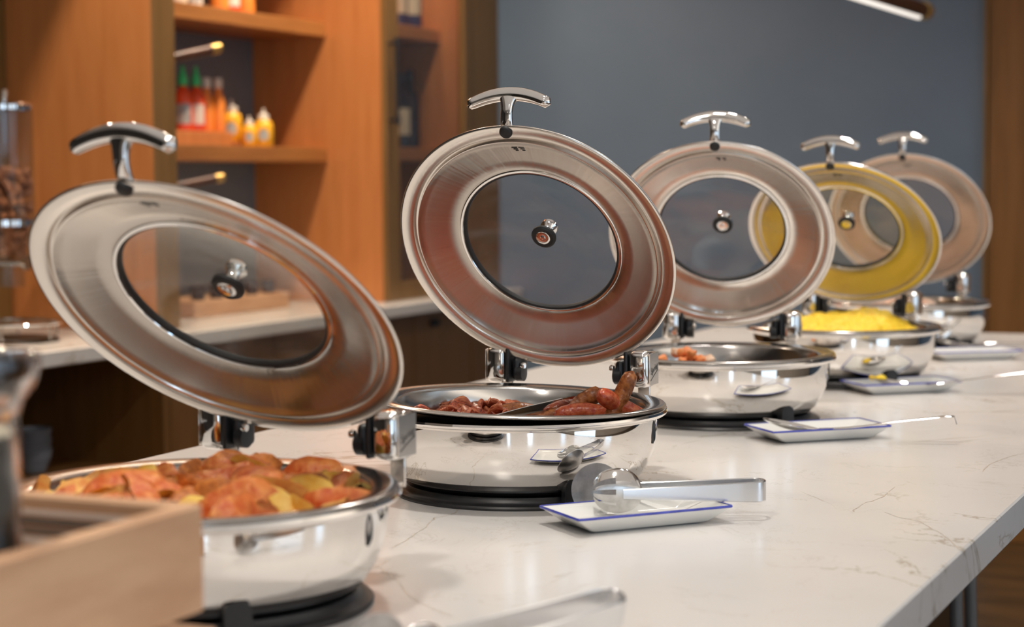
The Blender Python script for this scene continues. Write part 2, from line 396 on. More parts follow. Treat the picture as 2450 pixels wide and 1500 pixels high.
bp('bottom_board', XB+.02, -3.30, -.4, 4.70, .49, .52, M['wood_dark'])
bp('side_panel', XB, -3.28, 4.70, 4.73, .10, ZT, M['wood_dark'])
for y0, y1 in ((4.735, 5.33), (5.335, 5.93), (5.935, 6.53-.2), (6.335, 6.83), (6.835, 7.12)):
    d = bp('drawer', -3.30, -3.28, y0+.003, y1-.003, .45, ZT-.004, M['wood_dark'])
    bp('door', -3.30, -3.28, y0+.003, y1-.003, .11, .445, M['wood_dark'])
pc = link('drawer_pull', bm_mesh(lathe([(0, 0), (.032, 0), (.034, .004), (.030, .007), (.018, .003), (0, .002)], 32, M4=Matrix.Diagonal((1, 1.15, 1, 1)))), M['rubber'],
          [o for o in base.children if o.name.startswith('drawer')][3])
pc.matrix_local = Matrix.Translation((-3.279-XB, 6.50-4.7, Z0-.100)) @ Matrix.Rotation(PI/2, 4, 'Y') @ Matrix.Diagonal((.5, 1.1, 1, 1))
# stack of bowls in the open niche
for k in range(3):
    bw = bpy.data.meshes.new('bowl') if 0 else bm_mesh(lathe([(0, .004), (.028, .004), (.030, 0), (.034, .002), (.050, .04), (.056, .070), (.052, .070), (.046, .04), (.03, .010), (0, .010)], 40))
    o = link('bowl', bw, M['bowlmat'], None, (-3.55, 4.425, .521+k*.030))
    tag(o, ['bottom grey-blue bowl of the stack in the dark open base cabinet', 'middle grey-blue bowl of the stack in the dark open base cabinet', 'top grey-blue bowl of the stack in the dark open base cabinet'][k], 'bowl', 'bowls stacked in the open cabinet')

sh = empty('shelf_unit', (XB, 4.7, Z0), 0, 'built-in orange-brown wooden shelf unit holding sauce bottles', 'shelf unit')
S = dict(par=sh, off=(XB, 4.7, Z0))
TOPC = CEIL-.005
bp('side_panel', XB, XF-.004, 4.712, 4.822, Z0+.001, TOPC, M['wood'], **S)
bp('side_panel', XB, XF-.004, 6.139, 6.229, Z0+.001, TOPC, M['wood'], **S)
bp('face_strip', XF-.004, XF, 4.707, 4.826, Z0+.001, TOPC, M['wood_front_shaded'], **S)
bp('back_panel', XB, XB+.012, 4.823, 6.138, Z0+.001, TOPC, M['fabric'], **S)
bp('header', XB+.012, XF, 4.827, 6.134, 2.55, TOPC, M['wood'], **S)
for zt in (.570, 1.030): bp('shelf', XB+.012, -3.53, 4.823, 6.138, Z0+zt-.052, Z0+zt, M['wood_shelf'], **S)
# niche left of the shelves, with a deep header that shades it
nc = empty('cereal_niche', (XB, 4.7, Z0), 0, 'dark wooden niche above the back worktop behind the cereal dispenser', 'niche')
S2 = dict(par=nc, off=(XB, 4.7, Z0))
bp('back_panel', XB, XB+.02, 2.0, 4.706, Z0+.001, TOPC, M['niche_back'], **S2)
bp('header', XB+.02, XF, 2.0, 4.706, Z0+1.60, TOPC, M['wood_front_shaded'], **S2)
# glass-door cabinet at the far end
gc = empty('display_cabinet', (XB, 6.7, Z0), 0, 'tall wooden glass-door cabinet with dark bottles at the end of the shelves', 'cabinet')
S3 = dict(par=gc, off=(XB, 6.7, Z0))
bp('side_panel', XB, XF-.02, 6.82, 6.85, Z0+.001, TOPC, M['wood'], **S3)
bp('back_panel', XB, XB+.012, 6.234, 6.819, Z0+.001, TOPC, M['wood'], **S3)
bp('end_panel', XB, XF, 6.851, 7.155, Z0+.001, TOPC, M['wood_front_shaded'], **S3)
for zt in (.575, 1.045): bp('shelf', XB+.012, -3.40, 6.234, 6.819, Z0+zt-.05, Z0+zt, M['wood'], **S3)
door = bmesh.new()
for y0, y1, z0, z1 in ((6.137, 6.238, .004, 2.0), (6.79, 6.848, .004, 2.0), (6.238, 6.79, .004, .07), (6.238, 6.79, 1.94, 2.0)): slab(XF-.003-XB, XF+.018-XB, y0-6.7, y1-6.7, z0, z1, .002, door)
dr = link('door', bm_mesh(door), M['wood_front_shaded'], gc, smooth=False)
link('pane', bm_mesh(slab(XF+.004-XB, XF+.008-XB, 6.235-6.7, 6.795-6.7, .06, 1.95, 0)), M['windowglass'], dr, smooth=False)
area('display_cabinet_fill', (-3.45, 6.53, CEIL-.05), .10, 7, WARM)  # added fill that brightens the cabinet inside; no fixture modelled
hb = sweep([(0, 0, 0), (0, 0, .32)], (.007, .007), 12, (1, 0, 0))
for z in (.02, .30): sweep([(0, 0, z), (-.034, 0, z)], (.006, .006), 10, (0, 0, 1), hb)
for z in (.02, .30): lathe([(0, -.012), (.012, -.012), (.012, .012), (0, .012)], 16, bm=hb, M4=Matrix.Translation((0, 0, z)))
hd = link('handle', bm_mesh(hb), M['black'], dr, (XF+.052-XB, 6.158-6.7, .648)); tag(hd, 'black vertical bar handle')

# ---------------------------------------------------------------- main counter
XE, XBk, YE = -.4305, -1.7883, 5.44
ct = empty('buffet_counter', ((XE+XBk)/2, 3, 0), 0, 'long white quartz buffet counter carrying the chafing dishes', 'counter')
o = (-(XE+XBk)/2, -3)
cb = bmesh.new(); slab(XBk+o[0], XE+o[0], -1.2-3, YE-3, Z0-.0504, Z0, .0025, cb)
link('countertop', bm_mesh(cb), M['marble'], ct, smooth=False)
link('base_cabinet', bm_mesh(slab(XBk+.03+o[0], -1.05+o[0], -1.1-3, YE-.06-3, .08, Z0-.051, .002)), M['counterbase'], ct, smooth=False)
link('plinth', bm_mesh(slab(XBk+.08+o[0], -1.10+o[0], -1.1-3, YE-.1-3, 0, .08, .0)), M['darkmetal'], ct, smooth=False)
def ray_top(px, py, z=0.):
    d = FW + RT*((px-1225)/FPX) - UP*((py-750)/FPX); return CAM + d*((Z0+z-CAM.z)/d.z)
VE = [[(1105, 1215), (1075, 1232), (1040, 1240), (1010, 1268), (975, 1290), (940, 1312)],
      [(905, 1355), (925, 1372), (950, 1390), (972, 1420), (1010, 1445), (1045, 1462), (1080, 1475)],
      [(760, 1378), (800, 1368), (850, 1372), (905, 1355), (930, 1340)],
      [(2115, 1225), (2160, 1240), (2200, 1248), (2240, 1270), (2270, 1290), (2300, 1318)],
      [(2040, 1225), (2065, 1205), (2100, 1195), (2125, 1180), (2140, 1165)],
      [(2350, 1130), (2370, 1110), (2410, 1095), (2450, 1085)],
      [(1155, 1100), (1130, 1130), (1140, 1160), (1165, 1190)],
      [(1635, 950), (1640, 965), (1660, 985), (1690, 1010)]]
vb = bmesh.new(); rv = random.Random(5)
for path in VE:
    pts = [ray_top(*p) for p in path]; pp = smoothpath([tuple(p) for p in pts], 7); L_, R_ = [], []
    pp = [Vector(q) + Vector((rv.uniform(-1, 1), rv.uniform(-1, 1), 0))*.0022 for q in pp]
    for k, q in enumerate(pp):
        t = pp[min(k+1, len(pp)-1)] - pp[max(k-1, 0)]; s = Vector((-t.y, t.x, 0)); s.normalize()
        wd = .0009*(.35+rv.random())*(1 if 0 < k < len(pp)-1 else .15)
        q = Vector((q.x+o[0], q.y+o[1], Z0+.0002)); L_.append(vb.verts.new(q+s*wd)); R_.append(vb.verts.new(q-s*wd))
    for k in range(len(pp)-1): vb.faces.new((L_[k], R_[k], R_[k+1], L_[k+1]))
vn = link('stone_vein', bm_mesh(vb), M['vein'], ct, smooth=False); tag(vn, 'thin brown-grey veins in the white stone', kind='stuff')

# ================================================================ CHAFING DISHES
ZR, HZ, HB0, EE, RL = .1177, .0314, .1764, .0026, .2133
SHX, SHY = .0207, -.0455
def strip(bm, pts, hw, th, side): return sweep(pts, (hw, th), 8, side, bm, .75)
def chafer(x, y, psi, al, label, tint, foggy=False, writing=True, detail=True):
    lo_x, lo_y = -SHX*math.cos(math.radians(psi))-SHY*math.sin(math.radians(psi)), SHX*math.sin(math.radians(psi))-SHY*math.cos(math.radians(psi))
    HB = HB0 + lo_y
    t = empty('chafing_dish', (x, y, Z0+.003), math.radians(psi), label, 'chafing dish', 'round chafing dishes in a row along the counter')
    N = 96
    # body: mirror-polished bowl with a rolled rim
    body = lathe([(.0, .012), (.150, .012), (.162, .0155), (.173, .0245), (.183, .041), (.1915, .060), (.1948, .078), (.1957, .090), (.1959, .104), (.1985, .106), (.206, .1075), (.2085, .1095),
                  (.2100, .1125), (.2085, .1155), (.2050, .1165), (.2000, .1150), (.1985, .110), (.1900, .104), (.186, .080), (.17, .036), (.14, .020), (0, .018)], N)
    link('body', bm_mesh(body), M['mirror'], t)
    bp_ = next(c for c in t.children)
    boss = lathe([(0, 0), (.0085, 0), (.0095, .002), (.007, .0045), (.004, .002), (0, .002)], 24)
    for sgn in (1, -1):
        bo = link('side_bumper', bm_mesh(boss.copy()), M['black'], bp_)
        bo.matrix_local = Matrix.Rotation(math.radians(4 if sgn > 0 else 176), 4, 'Z') @ Matrix.Translation((.1925, 0, .088)) @ Matrix.Rotation(PI/2, 4, 'Y') @ Matrix.Diagonal((1.9, .75, 1, 1))
    boss.free()
    # black base ring
    rg = lathe([(0, -.002), (.150, -.002), (.165, -.003), (.1790, -.003), (.1800, 0), (.1780, .0025), (.1690, .0035), (.1650, .006), (.1630, .0120), (.155, .0118), (0, .0118)], N)
    bs = link('base_ring', bm_mesh(rg), M['black'], t)
    cl = bmesh.new()
    outline = [(-.014, 0), (.014, 0), (.0135, .028), (.0115, .0335), (.007, .0365), (0, .0373), (-.007, .0365), (-.0115, .0335), (-.0135, .028)]
    f0 = [cl.verts.new((px, -.1815, pz-.001)) for px, pz in outline]; f1 = [cl.verts.new((px, -.168, pz-.001)) for px, pz in outline]
    cl.faces.new(f0); cl.faces.new(list(reversed(f1)))
    for i in range(len(outline)): cl.faces.new((f0[i], f0[(i+1) % 9], f1[(i+1) % 9], f1[i]))
    link('front_clip', bm_mesh(cl), M['black'], bs, (0, 0, 0), rot=(0, 0, math.radians(46)))
    # hinges
    for sg in (-1, 1):
        h = bmesh.new(); cx = .010+lo_x+sg*.1165
        box(.033, .050, .056, (cx, HB+.004, ZR+HZ+.004), .010, 4, h)
        hg = link('hinge', bm_mesh(h), M['chrome'], t); tag(hg, 'polished chrome hinge housing')
        pl = bmesh.new(); box(.0012, .042, .048, (cx+sg*.0171, HB+.004, ZR+HZ+.004), .0005, 1, pl)
        link('end_plate', bm_mesh(pl), M['flange'], hg)
        c = bmesh.new(); box(.007, .049, .053, (cx-sg*.0200, HB+.004, ZR+HZ+.004), .003, 2, c)
        box(.016, .034, .038, (cx-sg*.032, HB+.003, ZR+HZ-.002), .008, 3, c)
        lathe([(0, -.007), (.011, -.007), (.013, -.005), (.013, .006), (0, .007)], 20, bm=c, M4=Matrix.Translation((cx-sg*.036, HB-.004, ZR+HZ-.008)) @ Matrix.Rotation(PI/2, 4, 'Y'))
        k = link('hinge_cam', bm_mesh(c), M['black'], hg); tag(k, 'black plastic hinge cam')
        s = bmesh.new(); lathe([(0, -.003), (.0045, -.003), (.0055, 0), (.0045, .003), (0, .003)], 14, bm=s, M4=Matrix.Translation((cx-sg*.044, HB-.012, ZR+HZ+.004)) @ Matrix.Rotation(PI/2, 4, 'Y'))
        link('screw', bm_mesh(s), M['chrome'], hg)
        p = bmesh.new(); box(.019, .004, .044, (cx-.004*sg, HB+.021, ZR+HZ-.036), .001, 1, p)
        
        d_ = Vector((cx-.004*sg, HB+.021, 0)); r_ = d_.length; u_ = d_/r_
        sweep([u_*(r_+.001)+Vector((0, 0, ZR-.022)), u_*.197+Vector((0, 0, ZR-.022))], (.0085, .002), 8, (-u_.y, u_.x, 0), p, .6)
        link('hinge_post', bm_mesh(p), M['flange'], hg)
        if sg == 1 and writing:
            cu = bpy.data.curves.new('logo', 'FONT'); cu.body = 'Spring'; cu.size = .0135; cu.align_x = 'CENTER'; cu.align_y = 'CENTER'; cu.extrude = .0002; cu.shear = .35; cu.resolution_u = 3
            to = bpy.data.objects.new('logo', cu); COL.objects.link(to)
            dg = bpy.context.evaluated_depsgraph_get(); me = bpy.data.meshes.new_from_object(to.evaluated_get(dg)); bpy.data.objects.remove(to)
            lg = link('engraved_logo', me, M['greymetal'], hg, smooth=False); tag(lg, 'Spring engraved on the end plate')
            MX = Matrix.Translation((cx+.0179, HB+.004, ZR+HZ+.004)) @ Matrix.Rotation(PI/2, 4, 'Z') @ Matrix.Rotation(PI/2, 4, 'X') @ Matrix.Rotation(.28, 4, 'Z')
            lg.matrix_local = MX
            u = bmesh.new(); sweep([(-.020, -.012, 0), (-.005, -.0095, 0), (.016, -.0075, 0)], (.0006, .0002), 6, (0, 1, 0), u)
            lu = link('engraved_line', bm_mesh(u), M['darkmetal'], hg); lu.matrix_local = MX
    # lid (local: X hinge axis, Y towards the handle, Z the inner side)
    A = math.radians(al)
    prof = [(.1225, -.0262), (.1250, -.0235), (.1275, -.0238), (.1300, -.0247), (.146, -.0186), (.160, -.0126), (.175, -.0064), (.1835, -.0030), (.1850, -.0012), (.1865, -.0012), (.1875, -.0050), (.1885, -.0080), (.1905, -.0078), (.1925, -.0030), (.1940, -.0008),
            (.2090, .0006), (.2120, .0004), (.2133, -.0012), (.2128, -.0030), (.2100, -.0034), (.195, -.0040), (.1925, -.0112), (.1900, -.0125), (.180, -.0130), (.160, -.0190), (.130, -.0275), (.1225, -.0300)]
    lm = lathe(prof, 128, True)
    for fc in lm.faces:
        c0 = fc.calc_center_median()
        if math.hypot(c0.x, c0.y) > .1845: fc.material_index = 1
    ld = link('lid', bm_mesh(lm), tint['shell'], t, ang=.9)
    ld.location = Vector((lo_x, HB, ZR+HZ)) + Vector((0, -math.cos(A), math.sin(A)))*(EE+RL)
    ld.rotation_euler = (PI-A, 0, 0)
    tr = link('window_ring', bm_mesh(lathe([(.1262, -.0225), (.1240, -.0212), (.1215, -.0216), (.1208, -.0232), (.1245, -.0245), (.1262, -.0240)], 96, True)), M['chrome'], ld)
    gk = link('gasket', bm_mesh(lathe([(.1214, -.0226), (.1180, -.0240), (.1172, -.0275), (.1175, -.0310), (.1228, -.0310), (.1232, -.0268)], 96, True)), M['rubber'], ld); tag(gk, 'black rubber gasket')
    gp = []
    for r in (.1176, .10, .08, .06, .04, .02, 0): gp.append((r, -.0280-.0140*(1-(r/.1176)**2)))
    gl = lathe(gp[::-1] + [(r, z-.0030) for r, z in gp], 96)
    g = link('glass_window', bm_mesh(gl), M['foggy'] if foggy else M['lidglass'], ld); tag(g, 'clear domed glass window')
    zc = -.0420
    kn = lathe([(0, zc-.030), (.009, zc-.030), (.0125, zc-.027), (.0130, zc-.022), (.0095, zc-.017), (.0075, zc-.012), (.0090, zc-.006), (.0135, zc-.0035), (.0135, zc-.0031), (0, zc-.0031)], 40)
    k = link('knob', bm_mesh(kn), M['chrome'], ld); tag(k, 'small chrome knob seen through the glass')
    link('knob_washer', bm_mesh(lathe([(.0098, zc+.0010), (.0098, zc+.0045), (.0115, zc+.0062), (.0160, zc+.0062), (.0188, zc+.0035), (.0190, zc+.0002), (.0098, zc+.0002)], 48, True)), M['rubber'], ld)
    sc = lathe([(0, zc+.0068), (.0030, zc+.0072), (.0040, zc+.0052), (.0085, zc+.0046), (.0110, zc+.0058), (.0112, zc+.0002), (0, zc+.0002)], 40)
    link('screw_cap', bm_mesh(sc), M['chrome'], ld)
    bu = link('bumper', bm_mesh(lathe([(0, .0048), (.0070, .0046), (.0090, .0030), (.0096, .0004), (.0096, -.0012), (0, -.0012)], 32)), M['rubber'], ld, (0, .2035, 0)); tag(bu, 'round black rubber bumper')
    st = bmesh.new()
    for dx in (.004, .0145):
        for q in range(3): box(.0085-.0020*q, .0022, .0004, (dx+.0010*q, .1745-.0032*q, -.0062-.0013*q), 0, 1, st)
    sm = link('stamped_mark', bm_mesh(st), M['darkmetal'], ld, smooth=False)
    # handle: curved stem and bowed cross bar
    pa = smoothpath([(0, .199, -.006, .0095, .0038), (0, .210, -.0085, .0092, .0042), (0, .2220, -.0150, .0088, .0048), (0, .2310, -.0240, .0095, .0056), (0, .2370, -.0320, .0125, .0064), (0, .2405, -.0380, .0190, .0070)], 6)
    hs = sweep([p[:3] for p in pa], [(p[3], p[4]) for p in pa], 16, (1, 0, 0), None, .3)
    D_ = Vector((0, .62, -.78)).normalized()
    bar = []
    for i in range(-14, 15):
        u = i/14; q = Vector((.0640*u, .2418, -.0405)) - D_*(.0170*u*u)
        e = 1 if abs(u) < .90 else math.sqrt(max(.06, 1-((abs(u)-.90)/.10)**2*.94)); bar.append((q, ((.0100-.0022*u*u)*e, (.0088-.0018*u*u)*e)))
    sweep([b[0] for b in bar], [b[1] for b in bar], 18, D_, hs, .15)
    hh = link('handle', bm_mesh(hs), M['chrome'], ld, ang=1.2); tag(hh, 'polished chrome T-shaped handle')
    return t
LABELS = ['nearest chafing dish, open blurred lid, piled with browned potato wedges',
          'sharply focused open chafing dish of bacon and sausages, second from the left',
          'open chafing dish holding a few orange potato cubes, middle of the five',
          'open chafing dish full of yellow scrambled eggs, its lid mirroring yellow',
          'farthest and smallest open chafing dish, at the end of the row by the blue wall']
POSE = [(-1.1275, 1.6937, -1.437, 42.407), (-1.1169, 2.4874, 1.611, 58.255), (-1.1031, 3.3596, 12.473, 56.125),
        (-1.0592, 4.0812, 1.941, 48.568), (-1.1113, 4.9550, 4.235, 54.714)]
POSE = [(x+SHX, y+SHY, p, a) for x, y, p, a in POSE]
CH = []
for i, (x, y, ps, al) in enumerate(POSE):
    CH.append(chafer(x, y, ps, al, LABELS[i], dict(shell=[M['brushed'], M['flange']]), i == 0, i < 3))
# food pans (they lift out of the bodies)
PL = ['round steel food pan under the potato wedges in the nearest dish', 'round steel food pan of bacon and sausages, sitting slightly tilted',
      'nearly empty round steel food pan with orange cubes', 'round steel food pan filled with scrambled egg', 'round steel food pan in the farthest chafing dish']
def pan(i):
    x, y, ps, al = POSE[i]
    pr = [(0, .052), (.150, .052), (.166, .056), (.1745, .066), (.1790, .085), (.1815, .1135), (.1850, .1165), (.1960, .1168), (.2030, .1185), (.2060, .1200), (.2072, .1224), (.2050, .1245), (.1990, .1250), (.1850, .1222), (.1795, .1205),
          (.1770, .1170), (.1750, .088), (.1705, .070), (.162, .0605), (.148, .0565), (0, .0565)]
    o = link('food_pan', bm_mesh(lathe(pr, 96)), M['pan'], None, (x, y, Z0), (0, 0, math.radians(ps)), ang=.9)
    if i == 1:
        o.matrix_world = Matrix.Translation((x-.004, y, Z0+.0065)) @ Matrix.Rotation(math.radians(1.8), 4, Vector((.41, -.91, 0)).normalized()*-1)
    return tag(o, PL[i], 'pan', 'food pans in the chafing dishes')
PANS = [pan(i) for i in range(5)]

# ---------------------------------------------------------------- food
rf = random.Random(11)
def wedge_mesh(seed, mats):
    """a roasted potato wedge: curved skin and two flat flesh faces"""
    bm = bmesh.new(); n = 12; m = 7; sp = math.radians(75); R = []
    for i in range(n+1):
        u = -1+2*i/n; r = math.sqrt(max(0, 1-abs(u)**2.4))*.021+.0006; row = [bm.verts.new((u*.046, 0, 0))]
        for j in range(m+1):
            an = -sp/2+sp*j/m; row.append(bm.verts.new((u*.046, r*math.sin(an)*1.25, r*math.cos(an))))
        R.append(row)
    for i in range(n):
        for j in range(m+2):
            k = (j+1) % (m+2)
            f = bm.faces.new((R[i][j], R[i][k], R[i+1][k], R[i+1][j])); f.material_index = 1 if j in (0, m+1) else 0
    bm.faces.new(R[0]); bm.faces.new(list(reversed(R[-1])))
    jitter(bm, .0055, 26, seed); jitter(bm, .0022, 95, seed+9)
    me = bm_mesh(bm, 'wedge')
    for m_ in mats: me.materials.append(m_)
    me.shade_smooth(); me.set_sharp_from_angle(angle=.5); return me
WM = [wedge_mesh(k, [M['skin'] if k % 3 else M['skin_dark'], M['flesh'] if k % 2 else M['flesh2']]) for k in range(6)]
cx, cy = POSE[0][:2]
def put(me, name, loc, rot, label, cat, group, s=1., mats=None):
    o = bpy.data.objects.new(name, me); COL.objects.link(o); o.location = loc; o.rotation_euler = rot; o.scale = (s, s, s)
    return tag(o, label, cat, group)
WL = 'roasted potato wedge with browned skin in the pile of the nearest chafing dish'
pts = []
for ring, cnt, z in ((.148, 22, .106), (.100, 14, .112), (.055, 7, .110), (.0, 1, .112)):
    for k in range(cnt):
        an = 2*PI*k/cnt + rf.uniform(-.15, .15); r = ring+rf.uniform(-.012, .012)
        pts.append((cx+r*math.cos(an), cy+r*math.sin(an), Z0+z+rf.uniform(-.004, .006)))
for k in range(14):
    an = rf.uniform(0, 2*PI); r = .12*math.sqrt(rf.random()); pts.append((cx+r*math.cos(an), cy+r*math.sin(an), Z0+.116+rf.uniform(-.003, .007)))
for k, p in enumerate(pts):
    put(WM[k % 6], 'potato_wedge', p, (rf.choice((-1, 1))*rf.uniform(.2, 2.2), rf.uniform(-.45, .45), rf.uniform(0, 2*PI)), WL, 'potato', 'potato wedges in the nearest dish', rf.uniform(.80, 1.12))
# bed of potato below the top layer
def heap(name, x, y, z0, R, fn, mat, label, cat, n=64, rings=22, base_z=None, seed=0):
    bm = bmesh.new(); rr = []
    c = bm.verts.new((0, 0, fn(0, 0)))
    for i in range(1, rings+1):
        r = R*i/rings; rr.append([bm.verts.new((r*math.cos(2*PI*k/n), r*math.sin(2*PI*k/n), fn(r*math.cos(2*PI*k/n), r*math.sin(2*PI*k/n)))) for k in range(n)])
    for k in range(n): bm.faces.new((c, rr[0][k], rr[0][(k+1) % n]))
    for A, B in zip(rr[:-1], rr[1:]):
        for k in range(n): bm.faces.new((A[k], B[k], B[(k+1) % n], A[(k+1) % n]))
    lo = [bm.verts.new((v.co.x*.985, v.co.y*.985, -.012)) for v in rr[-1]]
    for k in range(n): bm.faces.new((rr[-1][k], lo[k], lo[(k+1) % n], rr[-1][(k+1) % n]))
    bm.faces.new(list(reversed(lo)))
    o = link(name, bm_mesh(bm), mat, None, (x, y, z0)); return tag(o, label, cat, kind='stuff')
nz = lambda x, y, s, sd=0: noise.noise(Vector((x*s, y*s, sd)))
heap('potato_bed', cx, cy, Z0+.086, .168, lambda x, y: .018+.007*nz(x, y, 40)+.006*nz(x, y, 90, 3), M['skin'], 'golden potato pieces filling the pan under the wedges', 'food')

# sausages and bacon
def sausage_mesh(seed, L=.085, R=.0135, bend=.012):
    path = []; secs = []
    for i in range(15):
        u = -1+2*i/14; e = math.sqrt(max(0.02, 1-max(0, (abs(u)-.72)/.28)**2)); path.append((u*L/2, bend*(1-u*u), 0)); secs.append((R*e, R*e))
    bm = sweep(path, secs, 14, (0, 0, 1)); jitter(bm, .0012, 60, seed); return bm_mesh(bm, 'sausage')
SM = []
for k in range(4):
    me = sausage_mesh(k, .070+.005*k, .0095+.0005*k, .006+.003*k); me.materials.append(M['sausage'] if k != 2 else M['sausage_red']); me.shade_smooth(); SM.append(me)
def inpan(px, py, z, i, R=.150):
    p = ray_top(px, py, z); x, y = POSE[i][:2]; r = math.hypot(p.x-x, p.y-y)
    if r > R: p.x = x+(p.x-x)*R/r; p.y = y+(p.y-y)*R/r
    return p
def sausage(px, py, z, rot, k, label, s=1.): return put(SM[k], 'sausage', inpan(px, py, z, 1), rot, label, 'sausage', 'sausages in the focused dish', s)
# directions measured about the camera: yaw 24.4 deg makes local x run left-right in the view
Yw = math.radians(24.4)
SL = 'browned sausage in the right half of the focused dish'
sausage(1483, 958, .128, (0, math.radians(-66), Yw), 0, 'upright browned sausage standing against the right rim of the focused dish', 1.3)
sausage(1512, 975, .118, (0, math.radians(28), Yw+.5), 2, 'short red sausage right of the upright one', 1.2)
sausage(1372, 978, .108, (0, math.radians(-30), Yw+.1), 1, 'sausage leaning over the metal serving spoon in the focused dish', 1.35)
for px, py, z, rz, k in ((1440, 1003, .092, .15, 3), (1400, 1006, .094, -.1, 2), (1325, 1006, .092, .1, 0), (1265, 1003, .090, .3, 1), (1330, 996, .088, .6, 3), (1440, 990, .094, -.5, 1), (1490, 1000, .098, -.3, 2), (1240, 1010, .086, .2, 3), (1400, 985, .088, .9, 0), (1310, 1012, .082, 0, 1), (1380, 1012, .083, .2, 3), (1460, 1010, .088, .1, 0)):
    sausage(px, py, z, (rf.uniform(0, 3), rf.uniform(-.12, .12), Yw+rz), k, SL, 1.15)
def bacon_mesh(seed):
    bm = bmesh.new(); n, m = 14, 4; g = []
    rb = random.Random(seed); w1 = rb.uniform(.011, .017); L = rb.uniform(.05, .085); ph = rb.uniform(0, 6); am = rb.uniform(.004, .009); fr = rb.uniform(6, 11)
    for i in range(n+1):
        row = []
        for j in range(m+1):
            u = i/n-.5; v = j/m-.5
            row.append(Vector((u*L, v*w1*2*(1+.2*math.sin(9*u+ph)), am*math.sin(fr*u+ph)+.004*math.sin(12*v+7*u+ph))))
        g.append(row)
    T = [[bm.verts.new(p+Vector((0, 0, .0016))) for p in r] for r in g]; B = [[bm.verts.new(p-Vector((0, 0, .0016))) for p in r] for r in g]
    for i in range(n):
        for j in range(m):
            bm.faces.new((T[i][j], T[i+1][j], T[i+1][j+1], T[i][j+1])); bm.faces.new((B[i][j], B[i][j+1], B[i+1][j+1], B[i+1][j]))
    for i in range(n):
        bm.faces.new((T[i][0], B[i][0], B[i+1][0], T[i+1][0])); bm.faces.new((T[i][m], T[i+1][m], B[i+1][m], B[i][m]))
    for j in range(m):
        bm.faces.new((T[0][j], T[0][j+1], B[0][j+1], B[0][j])); bm.faces.new((T[n][j], B[n][j], B[n][j+1], T[n][j+1]))
    jitter(bm, .003, 50, seed); return bm_mesh(bm, 'bacon')
BM = []
for k in range(8):
    me = bacon_mesh(k); me.materials.append(M['bacon2'] if k % 3 == 0 else M['bacon']); me.shade_smooth(); BM.append(me)
cx2, cy2 = POSE[1][:2]
BL = 'crumpled red-brown strip of bacon in the left half of the focused dish'
for k in range(56):
    p = inpan(995+rf.random()*270, 985+rf.random()*32, .090, 1, .158); p.z = Z0+.076+.022*rf.random()
    put(BM[k % 8], 'bacon_strip', p, (rf.uniform(-.9, .9), rf.uniform(-.5, .5), rf.uniform(0, 6.28)), BL, 'bacon', 'bacon strips in the focused dish', rf.uniform(.8, 1.1))
heap('bacon_bed', cx2, cy2, Z0+.066, .155, lambda x, y: .004+.004*nz(x, y, 40, 5), M['beddark'], 'dark pan juices and scraps under the bacon and sausages', 'food')
# serving spoon lying across that pan
sp = bmesh.new()
a1, b1 = ray_top(1165, 1008, .097), ray_top(1345, 962, .118)
sweep([a1, a1.lerp(b1, .5)+Vector((0, 0, .001)), b1], (.0062, .0013), 8, (0, 0, 1), sp, .6)
c0 = ray_top(1410, 968, .112)
bowl = []
for r in (0, .25, .5, .75, .92, 1): bowl.append((.034*r, -.013*(1-r*r)))
lathe(bowl + [(r, z-.0012) for r, z in reversed(bowl)], 28, bm=sp, M4=Matrix.Translation(c0) @ Matrix.Rotation(Yw, 4, 'Z') @ Matrix.Rotation(-.25, 4, 'Y') @ Matrix.Diagonal((1.25, .8, 1, 1)))
sweep([b1, b1.lerp(c0, .6)+Vector((0, 0, .002))], [(.006, .0012), (.012, .0012)], 8, (0, 0, 1), sp, .6)
tag(link('serving_spoon', bm_mesh(sp), M['chrome']), 'steel serving spoon lying between the bacon and the sausages', 'spoon')

# diced potato
def cube_mesh(seed):
    bm = box(.018, .018, .016, (0, 0, 0), .004, 2); jitter(bm, .004, 45, seed); return bm_mesh(bm, 'cube')
CM = []
for k in range(5):
    me = cube_mesh(k); me.materials.append(M['sweet'] if k < 4 else M['sweet_pale']); me.shade_smooth(); CM.append(me)
x3, y3 = POSE[2][:2]
LC = ray_top(1636, 884, .085)
for k in range(60):
    lay = 0 if k < 24 else 1 if k < 42 else 2 if k < 54 else 3; rr_ = (.075, .062, .048, .030)[lay]
    an = rf.uniform(0, 6.28); q = rr_*math.sqrt(rf.random()); p = Vector((LC.x+q*math.cos(an), LC.y+q*math.sin(an), 0))
    r = math.hypot(p.x-x3, p.y-y3)
    if r > .150: p.x = x3+(p.x-x3)*.150/r; p.y = y3+(p.y-y3)*.150/r
    p.z = Z0+.070+.0145*lay+rf.uniform(0, .003)
    put(CM[k % 5], 'potato_cube', p, (rf.uniform(-.5, .5), rf.uniform(-.5, .5), rf.uniform(0, 3)), 'orange diced potato piece in the pile at the left of the middle dish', 'potato', 'diced potatoes in the middle dish', rf.uniform(.9, 1.2))
p = ray_top(1750, 866, .076)
put(CM[1], 'potato_cube', p, (0, .1, Yw), 'single orange potato cube lying apart in the middle dish', 'potato', 'diced potatoes in the middle dish', 1.25).scale = (1.7, 1, .9)
heap('pan_juice', POSE[2][0], POSE[2][1], Z0+.0605, .155, lambda x, y: .0035+.0015*nz(x, y, 30, 8), M['fog'], 'thin layer of orange potato scraps on the floor of the middle pan', 'food', rings=8)
